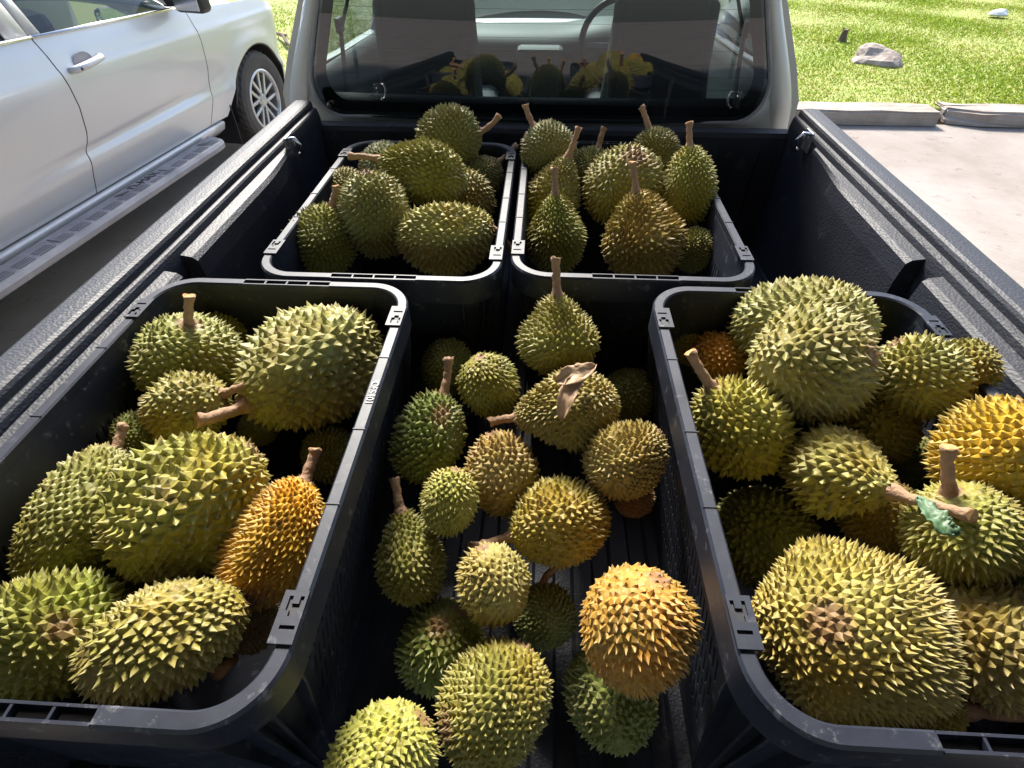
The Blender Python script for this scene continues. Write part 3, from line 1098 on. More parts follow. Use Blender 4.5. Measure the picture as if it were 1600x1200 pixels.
        for i in range(7):
            r = 0.055 * i / 6
            P.append([(0.0035 - 0.003 * (1 - (i / 6) ** 2), 1.25 * r * math.cos(a), 0.006 + 0.85 * r * math.sin(a)) for a in np.linspace(0, 2 * math.pi, 25)])
        grid_obj('finger_cup', P, 'board', h)
    handle(-0.905, 1.034, fd)
    handle(-2.06, 1.062, rd)

    # running board: plank, tread pads, lettering
    rb = bpy.data.objects.new('running_board', None)
    COL.objects.link(rb)
    rb.parent = C
    rb.location = (0.0, -1.1, 0.0)
    y0, y1 = -1.35, 0.965
    prof = [(0.02, 0.345), (0.03, 0.372), (0.055, 0.384), (0.165, 0.384), (0.195, 0.378), (0.208, 0.362), (0.205, 0.335), (0.18, 0.318), (0.04, 0.318)]
    bm = bmesh.new()
    rings = []
    stations = [(y0, 1.0), (y1 - 0.10, 1.0), (y1 - 0.05, 0.97), (y1 - 0.018, 0.86), (y1, 0.62)]
    for y, f in stations:
        rings.append([bm.verts.new((0.02 + (n - 0.02) * f, y, z)) for n, z in prof])
    k = len(prof)
    for a, b in zip(rings, rings[1:]):
        for j in range(k):
            bm.faces.new((a[j], a[(j + 1) % k], b[(j + 1) % k], b[j]))
    bm.faces.new(rings[0])
    bm.faces.new(rings[-1])
    obj_bm('plank', bm, 'board', rb)
    # each tread pad: four raised bars on a shallow plate
    y = y0 + 0.06
    n = 0
    while y < y1 - 0.16:
        mid = 0.02 < y < 0.30
        bm = bmesh.new()
        for q in range(2 if mid else 4):
            x = 0.172 - q * 0.017
            bm_box(bm, (x, y + 0.055, 0.386), (0.006, 0.10, 0.005), 0.0015)
        obj_bm('tread_pad', bm, 'board_dark', rb)
        y += 0.13
        n += 1
    for yy in (0.33, -0.62):
        box('edge_bar', (0.125, yy, 0.387), (0.075, 0.010, 0.007), 'board', rb, 0.002)
    prism('arrow_mark', [(0.075, -0.085), (0.120, -0.055), (0.108, 0.005), (0.090, -0.03)], 'z', 0.3845, 0.3872, 'trim', rb)
    prism('arrow_mark', [(0.075, 0.78), (0.135, 0.80), (0.125, 0.86), (0.095, 0.83)], 'z', 0.3845, 0.3872, 'trim', rb)
    mt = Matrix.Translation((0.098, 0.165, 0.386)) @ Matrix.Rotation(math.pi / 2, 4, 'Z')
    text_obj('lettering', 'D-MAX', 0.082, 0.0014, 'trim', rb, mt)
    return C


car()

# ------------------------------------------------------------------ crates
CW, CL, CH, CR = 0.472, 0.722, 0.412, 0.076
RIM_Z = 1.245


def rrect(w, l, r, n=14):
    """rounded rectangle, (x, y, nx, ny), starts at the right end of the near side"""
    out = []
    for cx, cy, a0 in ((w / 2 - r, -l / 2 + r, -90), (w / 2 - r, l / 2 - r, 0), (-w / 2 + r, l / 2 - r, 90), (-w / 2 + r, -l / 2 + r, 180)):
        for k in range(n + 1):
            a = math.radians(a0 + 90 * k / n)
            out.append((cx + r * math.cos(a), cy + r * math.sin(a), math.cos(a), math.sin(a)))
    return out


def wall_inset(z):
    """z measured down from the rim (negative)"""
    return 0.016 + 0.034 * (-z / CH)


def make_crate(name, label, cx, cy, yaw, code):
    c = empty(name, (cx, cy, RIM_Z - CH), yaw)
    tag(c, label, 'crate', 'black plastic crates in the truck bed')
    H = CH
    hx = 0.080        # half length of the handle opening in the short sides
    # ---- rim: swept channel, the top left open along the two handles
    base = rrect(CW, CL, CR)
    path = []
    n = len(base)
    for i in range(n):
        p, q = base[i], base[(i + 1) % n]
        path.append(p)
        if abs(p[3] - q[3]) < 1e-6 and abs(p[2] - q[2]) < 1e-6:      # straight run
            if abs(p[3]) > 0.9:                                       # short side: split at the handle
                for x in (math.copysign(hx, p[0]), -math.copysign(hx, p[0])):
                    path.append((x, p[1], p[2], p[3]))
            else:
                for t in (0.2, 0.4, 0.6, 0.8):
                    path.append((p[0], p[1] + (q[1] - p[1]) * t, p[2], p[3]))
    full = [(0.004, -0.052), (0.0, -0.050), (0.0, -0.004), (0.003, 0.0), (0.0165, 0.0), (0.019, -0.0025), (0.019, -0.022), (0.016, -0.022), (0.016, -0.004), (0.004, -0.004)]
    outer = [(0.004, -0.052), (0.0, -0.050), (0.0, -0.004), (0.0015, 0.0), (0.0045, 0.0), (0.0045, -0.004), (0.004, -0.02)]
    inner = [(0.0155, -0.022), (0.0155, 0.0), (0.0178, 0.0), (0.019, -0.003), (0.019, -0.022), (0.017, -0.022)]
    V, F = [], []

    def sweep(pa, pb, prof):
        k = len(prof)
        b0 = len(V)
        for p in (pa, pb):
            for d, z in prof:
                V.append((p[0] - p[2] * d, p[1] - p[3] * d, H + z))
        for j in range(k):
            F.append((b0 + j, b0 + (j + 1) % k, b0 + k + (j + 1) % k, b0 + k + j))
    m = len(path)
    for i in range(m):
        p, q = path[i], path[(i + 1) % m]
        handle = abs(p[3]) > 0.9 and abs(abs(p[0]) - hx) < 1e-6 and abs(abs(q[0]) - hx) < 1e-6 and p[0] * q[0] < 0
        if handle:
            sweep(p, q, outer)
            sweep(p, q, inner)
            for e in (p, q):
                b0 = len(V)
                k = len(full)
                V.extend((e[0] - e[2] * d, e[1] - e[3] * d, H + z) for d, z in full[2:9])
                F.append(tuple(range(b0, b0 + 7)))
        else:
            sweep(p, q, full)
    rim = obj('rim', V, F, 'crate', c)
    bmn = bmesh.new()
    bmn.from_mesh(rim.data)
    bmesh.ops.remove_doubles(bmn, verts=bmn.verts, dist=1e-5)
    bmesh.ops.recalc_face_normals(bmn, faces=bmn.faces)
    bmn.to_mesh(rim.data)
    bmn.free()
    rim.data.polygons.foreach_set('use_smooth', [True] * len(rim.data.polygons))
    rim.data.set_sharp_from_angle(angle=0.5)
    # bars across each handle opening
    for s in (-1, 1):
        for k in range(3):
            x = -hx + 2 * hx * (k + 1) / 4
            box('handle_bar', (x, s * (CL / 2 - 0.0100), H - 0.006), (0.0030, 0.0128, 0.011), 'crate', rim)
    # seams across the long rims and the moulded code
    for s in (-1, 1):
        for y in (-0.12, 0.0, 0.15):
            box('rim_seam', (s * (CW / 2 - 0.0095), y, H + 0.0004), (0.0165, 0.0016, 0.0016), 'crate', rim)
    if code:
        mt = Matrix.Translation((CW / 2 - 0.0092, 0.07, H + 0.0006)) @ Matrix.Rotation(-math.pi / 2, 4, 'Z')
        text_obj('moulded_code', code, 0.0150, 0.0006, 'mark', rim, mt)
    # clip seats: raised plate with a slot and a T-shaped notch
    for sx in (-1, 1):
        for sy in (-1, 1):
            y0 = CL / 2 - CR - 0.028
            xs = [0.0, 0.003, 0.007, 0.0145, 0.0185, 0.025]
            ys = [-0.028, -0.022, -0.014, -0.007, -0.001, 0.005, 0.008, 0.012, 0.026]
            mask = [[True] * (len(xs) - 1) for _ in range(len(ys) - 1)]
            mask[1][1] = mask[1][3] = False
            mask[2][1] = mask[2][2] = mask[2][3] = False
            mask[3][2] = False
            mask[6][1] = mask[6][2] = mask[6][3] = False
            P = [[(sx * (CW / 2 - 0.0005 - x), sy * (y0 + y), H + 0.0018) for x in xs] for y in ys]
            cl = grid_obj('clip_seat', P, 'crate', c, 0.0, mask, smooth=False)
            md = cl.modifiers.new('thickness', 'SOLIDIFY')
            md.thickness = 0.003
            md.offset = 0.0
            box('clip_recess', (sx * (CW / 2 - 0.0108), sy * (y0 - 0.004), H + 0.0003), (0.0165, 0.042, 0.0004), 'dark', cl)
    # ---- walls
    zt, zb = -0.018, -H + 0.004

    def wp(side, t, z):
        """point on a wall; side 'x+' etc., t along the wall"""
        d = wall_inset(z)
        if side[0] == 'x':
            s = 1 if side[1] == '+' else -1
            return (s * (CW / 2 - d), t, H + z)
        s = 1 if side[1] == '+' else -1
        return (t, s * (CL / 2 - d), H + z)
    for side, half in (('x+', CL / 2 - CR), ('x-', CL / 2 - CR), ('y+', CW / 2 - CR), ('y-', CW / 2 - CR)):
        nslot = int((2 * half - 0.05) / 0.0150)
        ts = [-half]
        t = -nslot * 0.0150 / 2
        for k in range(nslot):
            ts += [t + 0.0052, t + 0.0098]
            t += 0.0150
        ts += [half]
        zs = [zt, -0.075]
        z = -0.075
        for r_ in range(5):
            zs += [z - 0.008, z - 0.046]
            z -= 0.050
        zs = [q for q in zs[0:1]] + zs[2:] + [zb]
        slant = 0.010
        P, mask = [], []
        for i, z in enumerate(zs):
            P.append([wp(side, tt + (slant * ((i % 2) - 0.5) if 0 < j < len(ts) - 1 else 0), z) for j, tt in enumerate(ts)])
        for i in range(len(zs) - 1):
            mask.append([not (side[0] == 'x' and i % 2 == 1 and j % 2 == 1) for j in range(len(ts) - 1)])
        w = grid_obj('side_wall' if side[0] == 'x' else 'end_wall', P, 'crate', c, 0.0, mask, smooth=False)
        md = w.modifiers.new('thickness', 'SOLIDIFY')
        md.thickness = 0.0035
        md.offset = 0.0
    # rounded corners with three stiffening fins each
    for k in range(4):
        a0 = (-90, 0, 90, 180)[k]
        cx_, cy_ = ((CW / 2 - CR, -CL / 2 + CR), (CW / 2 - CR, CL / 2 - CR), (-CW / 2 + CR, CL / 2 - CR), (-CW / 2 + CR, -CL / 2 + CR))[k]
        bm = bmesh.new()
        rows = []
        for z in (zt, -0.1, -0.25, zb):
            row = []
            for j in range(9):
                a = math.radians(a0 + 90 * j / 8)
                r_ = CR - wall_inset(z)
                row.append(bm.verts.new((cx_ + r_ * math.cos(a), cy_ + r_ * math.sin(a), H + z)))
            rows.append(row)
        for a, b in zip(rows, rows[1:]):
            for j in range(8):
                bm.faces.new((a[j], a[j + 1], b[j + 1], b[j]))
        for j in (4, 38, 52, 86):
            a = math.radians(a0 + j)
            nx, ny = math.cos(a), math.sin(a)
            tx, ty = -ny * 0.0016, nx * 0.0016
            prof = [(CR - wall_inset(-0.05) - 0.002, -0.05), (CR - 0.004, -0.05), (CR - 0.004, -0.075), (CR - wall_inset(-0.36) + 0.004, -0.36), (CR - wall_inset(-0.37) - 0.002, -0.37)]
            A = [bm.verts.new((cx_ + nx * r_ + tx, cy_ + ny * r_ + ty, H + z)) for r_, z in prof]
            B = [bm.verts.new((cx_ + nx * r_ - tx, cy_ + ny * r_ - ty, H + z)) for r_, z in prof]
            bm.faces.new(A)
            bm.faces.new(list(reversed(B)))
            for q in range(len(prof)):
                bm.faces.new((A[q], B[q], B[(q + 1) % len(prof)], A[(q + 1) % len(prof)]))
        o = obj_bm('corner', bm, 'crate', c, True)
        o.data.set_sharp_from_angle(angle=0.5)
    d = wall_inset(zb)
    bot = rrect(CW - 2 * d, CL - 2 * d, CR - d)
    obj('base_panel', [(x, y, 0.006) for x, y, _, _ in bot], [tuple(range(len(bot)))], 'crate', c)
    return c


make_crate('crate', 'near left black plastic crate holding the narrow orange durian', -0.459, 0.484, 0.0, 'CF5401')
make_crate('crate', 'near right black plastic crate holding the hugest durian', 0.440, 0.504, 0.004, None)
make_crate('crate', 'far left black plastic crate by the cab, left of the gap', -0.305, 1.216, 0.0, None)
make_crate('crate', 'far right black plastic crate by the cab, holding pear shaped durians', 0.183, 1.240, 0.0, None)

# ------------------------------------------------------------------ durians
def spike_template(n, seed):
    """spherical Voronoi cells of n relaxed points: the tiling of spikes"""
    rs = np.random.RandomState(seed)
    i = np.arange(n) + 0.5
    ph = np.arccos(1 - 2 * i / n)
    th = math.pi * (1 + 5 ** 0.5) * i
    pts = np.stack([np.cos(th) * np.sin(ph), np.sin(th) * np.sin(ph), np.cos(ph)], 1)
    pts += rs.randn(n, 3) * 0.62 / math.sqrt(n)
    pts /= np.linalg.norm(pts, axis=1)[:, None]
    for it in range(3):
        bm = bmesh.new()
        vs_ = [bm.verts.new(p) for p in pts]
        for k, v in enumerate(vs_):
            v.index = k
        bmesh.ops.convex_hull(bm, input=vs_)
        bm.verts.ensure_lookup_table()
        bm.normal_update()
        cells = []
        cc = {}
        cent = []
        for f in bm.faces:
            a, b, c = [v.co for v in f.verts][:3]
            q = (b - a).cross(c - a).normalized()
            if q.dot(f.calc_center_median()) < 0:
                q = -q
            cc[f] = len(cent)
            cent.append(tuple(q))
        cent = np.array(cent)
        newp = pts.copy()
        cells = [None] * n
        for v in bm.verts:
            if v.index < 0 or v.index >= n or not v.link_faces:
                continue
            ids = [cc[f] for f in v.link_faces]
            p = np.array(v.co)
            p /= np.linalg.norm(p)
            a = np.cross(p, [0.31, 0.87, 0.38])
            a /= np.linalg.norm(a)
            b = np.cross(p, a)
            ang = [math.atan2((cent[k] @ b), (cent[k] @ a)) for k in ids]
            ids = [x for _, x in sorted(zip(ang, ids))]
            cells[v.index] = ids
            m_ = cent[ids].mean(0)
            newp[v.index] = m_ / np.linalg.norm(m_)
        bm.free()
        if it < 2:
            pts = newp * 0.45 + pts * 0.55
            pts /= np.linalg.norm(pts, axis=1)[:, None]
    # arrays: verts = cell corners, mid ring, tips
    nv = len(cent)
    mid_of, mid_to, faces = [], [], []
    k = nv
    tip0 = nv + sum(len(c) for c in cells if c)
    for ci, ids in enumerate(cells):
        if not ids:
            continue
        base = k
        m_ = len(ids)
        for q in ids:
            mid_of.append(ci)
            mid_to.append(q)
        for q in range(m_):
            r = (q + 1) % m_
            faces.append((ids[q], ids[r], base + r, base + q))
            faces.append((base + q, base + r, tip0 + ci))
        k += m_
    return dict(pts=pts, corner=cent, mid_of=np.array(mid_of), mid_to=np.array(mid_to), faces=faces, n=n)


TEMPL = {}


def template(n, seed):
    key = (n, seed)
    if key not in TEMPL:
        t = spike_template(n, seed)
        me = bpy.data.meshes.new('spikes')
        tot = len(t['corner']) + len(t['mid_of']) + t['n']
        me.from_pydata(np.zeros((tot, 3)).tolist(), [], t['faces'])
        me.attributes.new('tip', 'FLOAT', 'POINT')
        me.attributes.new('scar', 'FLOAT', 'POINT')
        me.attributes.new('cell', 'FLOAT', 'POINT')
        me.materials.append(M['husk'])
        t['mesh'] = me
        TEMPL[key] = t
    return TEMPL[key]


def durian_mesh(name, W, L, shape, n, seed, spike, scars):
    pear, lobe, bend = shape
    rs = np.random.RandomState(seed)
    t = template(n, seed % 3)
    ks = rs.randn(6, 3)
    ks /= np.linalg.norm(ks, axis=1)[:, None]
    kw = rs.uniform(1.5, 3.6, 6)
    kp = rs.uniform(0, 6.28, 6)
    lph = rs.uniform(0, 6.28)

    def surf(d):
        z = d[:, 2]
        f = 1 + 0.035 * np.sin((d @ ks.T) * kw + kp).sum(1) / 2
        ph = np.arctan2(d[:, 1], d[:, 0])
        f *= 1 + lobe * np.cos(5 * ph + lph + 0.6 * z) * np.clip(1 - z * z, 0, 1)
        tt = np.clip((z + 0.1) / 1.1, 0, 1)
        tt = tt * tt * (3 - 2 * tt)
        fr = f * (1 - pear * tt * np.clip(1.25 - z * .4, 0, 1.2))
        p = np.empty_like(d)
        p[:, 0] = d[:, 0] * fr * W / 2
        p[:, 1] = d[:, 1] * fr * W / 2
        p[:, 2] = z * L / 2 * (1 + pear * 0.10 * (z > 0) * z)
        p[:, 0] += bend * W * (z * z - 0.35)
        return p

    def nrm(d):
        e = 1e-3
        a = np.cross(d, [0.3, 0.5, 0.81])
        a /= np.linalg.norm(a, axis=1)[:, None]
        b = np.cross(d, a)
        p0 = surf(d)
        pa = surf((d + a * e) / np.linalg.norm(d + a * e, axis=1)[:, None])
        pb = surf((d + b * e) / np.linalg.norm(d + b * e, axis=1)[:, None])
        nn = np.cross(pa - p0, pb - p0)
        nn /= np.linalg.norm(nn, axis=1)[:, None]
        s = np.sign((nn * d).sum(1))
        return nn * s[:, None]
    C = surf(t['corner'])
    P = surf(t['pts'])
    N = nrm(t['pts'])
    spacing = math.sqrt(4 * math.pi / n) * (W * 2 + L) / 6
    zt = t['pts'][:, 2]
    hgt = spike * spacing * (0.84 + 0.34 * rs.rand(n)) * (1 - 0.55 * np.clip((zt - 0.72) / 0.28, 0, 1)) * (1 - 0.25 * np.clip((-zt - 0.8) / 0.2, 0, 1))
    stub = rs.rand(n) < 0.05
    hgt = np.where(stub, hgt * 0.6, hgt)
    # spikes lean a little, all of one fruit towards one way
    lean = rs.randn(3) * 0.14
    T_ = P + N * hgt[:, None] + (rs.randn(n, 3) * 0.19 + lean) * spacing
    # cell corners sink so that the valleys are crisp
    Nc = nrm(t['corner'])
    C = C - Nc * (0.10 * spacing)
    mo, mt_ = t['mid_of'], t['mid_to']
    # flanks almost straight, a little hollow
    M_ = C[mt_] * 0.47 + T_[mo] * 0.30 + P[mo] * 0.23
    co = np.concatenate([C, M_, T_])
    tip = np.concatenate([np.zeros(len(C)), np.full(len(M_), 0.34), np.ones(n)])
    cr = rs.rand(n)
    cell = np.concatenate([np.full(len(C), 0.35), cr[mo], cr])
    # brown stem end plus any scars: (direction, size)
    dirs = np.concatenate([t['corner'], t['pts'][mo], t['pts']])
    sc = np.clip((dirs[:, 2] - 0.962) / 0.03, 0, 0.8)
    for dv, size, ray_ in scars:
        ang = np.arccos(np.clip(dirs @ dv, -1, 1))
        q = np.clip(1 - ang / size, 0, 1)
        if ray_:
            a = np.cross(dv, [0.2, 0.9, 0.3])
            a /= np.linalg.norm(a)
            b = np.cross(dv, a)
            ph = np.arctan2(dirs @ b, dirs @ a)
            q = np.maximum(q * 1.4, np.clip(1 - ang / (size * 3.2), 0, 1) * np.clip((np.cos(5 * ph + 0.7) - 0.90) * 9, 0, 1))
        sc = np.maximum(sc, np.clip(q * 1.5 * (0.45 + 0.7 * rs.rand(len(q))), 0, 0.60 if ray_ else 0.85))
    # worn spikes have brown blunt tips
    tb = np.where(stub, 0.55, 0.0)
    sc = np.maximum(sc, np.concatenate([np.zeros(len(C)), tb[mo] * 0.35, tb]))
    me = t['mesh'].copy()
    me.name = name
    me.vertices.foreach_set('co', co.astype(np.float32).ravel())
    me.attributes['tip'].data.foreach_set('value', tip.astype(np.float32))
    me.attributes['scar'].data.foreach_set('value', sc.astype(np.float32))
    me.attributes['cell'].data.foreach_set('value', cell.astype(np.float32))
    me.update()
    top = surf(np.array([[0, 0, 1.0]]))[0]
    return me, Vector(top)


HUE = dict(
    shaded=(0.125, 0.135, 0.040), shadedgreen=(0.120, 0.145, 0.035), green=(0.190, 0.192, 0.036), greenolive=(0.205, 0.192, 0.045),  # first two are darker: shade on low and sheltered fruit put into the colour
    olive=(0.190, 0.175, 0.050), paleolive=(0.220, 0.215, 0.070), yellowgreen=(0.262, 0.248, 0.055), yellowolive=(0.270, 0.235, 0.042),
    paleyellow=(0.275, 0.265, 0.075), tanolive=(0.235, 0.195, 0.065), tangold=(0.240, 0.175, 0.045), goldolive=(0.255, 0.190, 0.035),
    brownolive=(0.205, 0.150, 0.060), brown=(0.150, 0.095, 0.045), orange=(0.430, 0.262, 0.026), orangetan=(0.365, 0.205, 0.038))
PEAR, EGG, OVAL, ROUND, LOBED, KIDNEY = (0.44, 0.05, 0), (0.15, 0.05, 0), (0, 0.05, 0), (0, 0.03, 0), (0.1, 0.10, 0), (0.05, 0.06, 0.12)

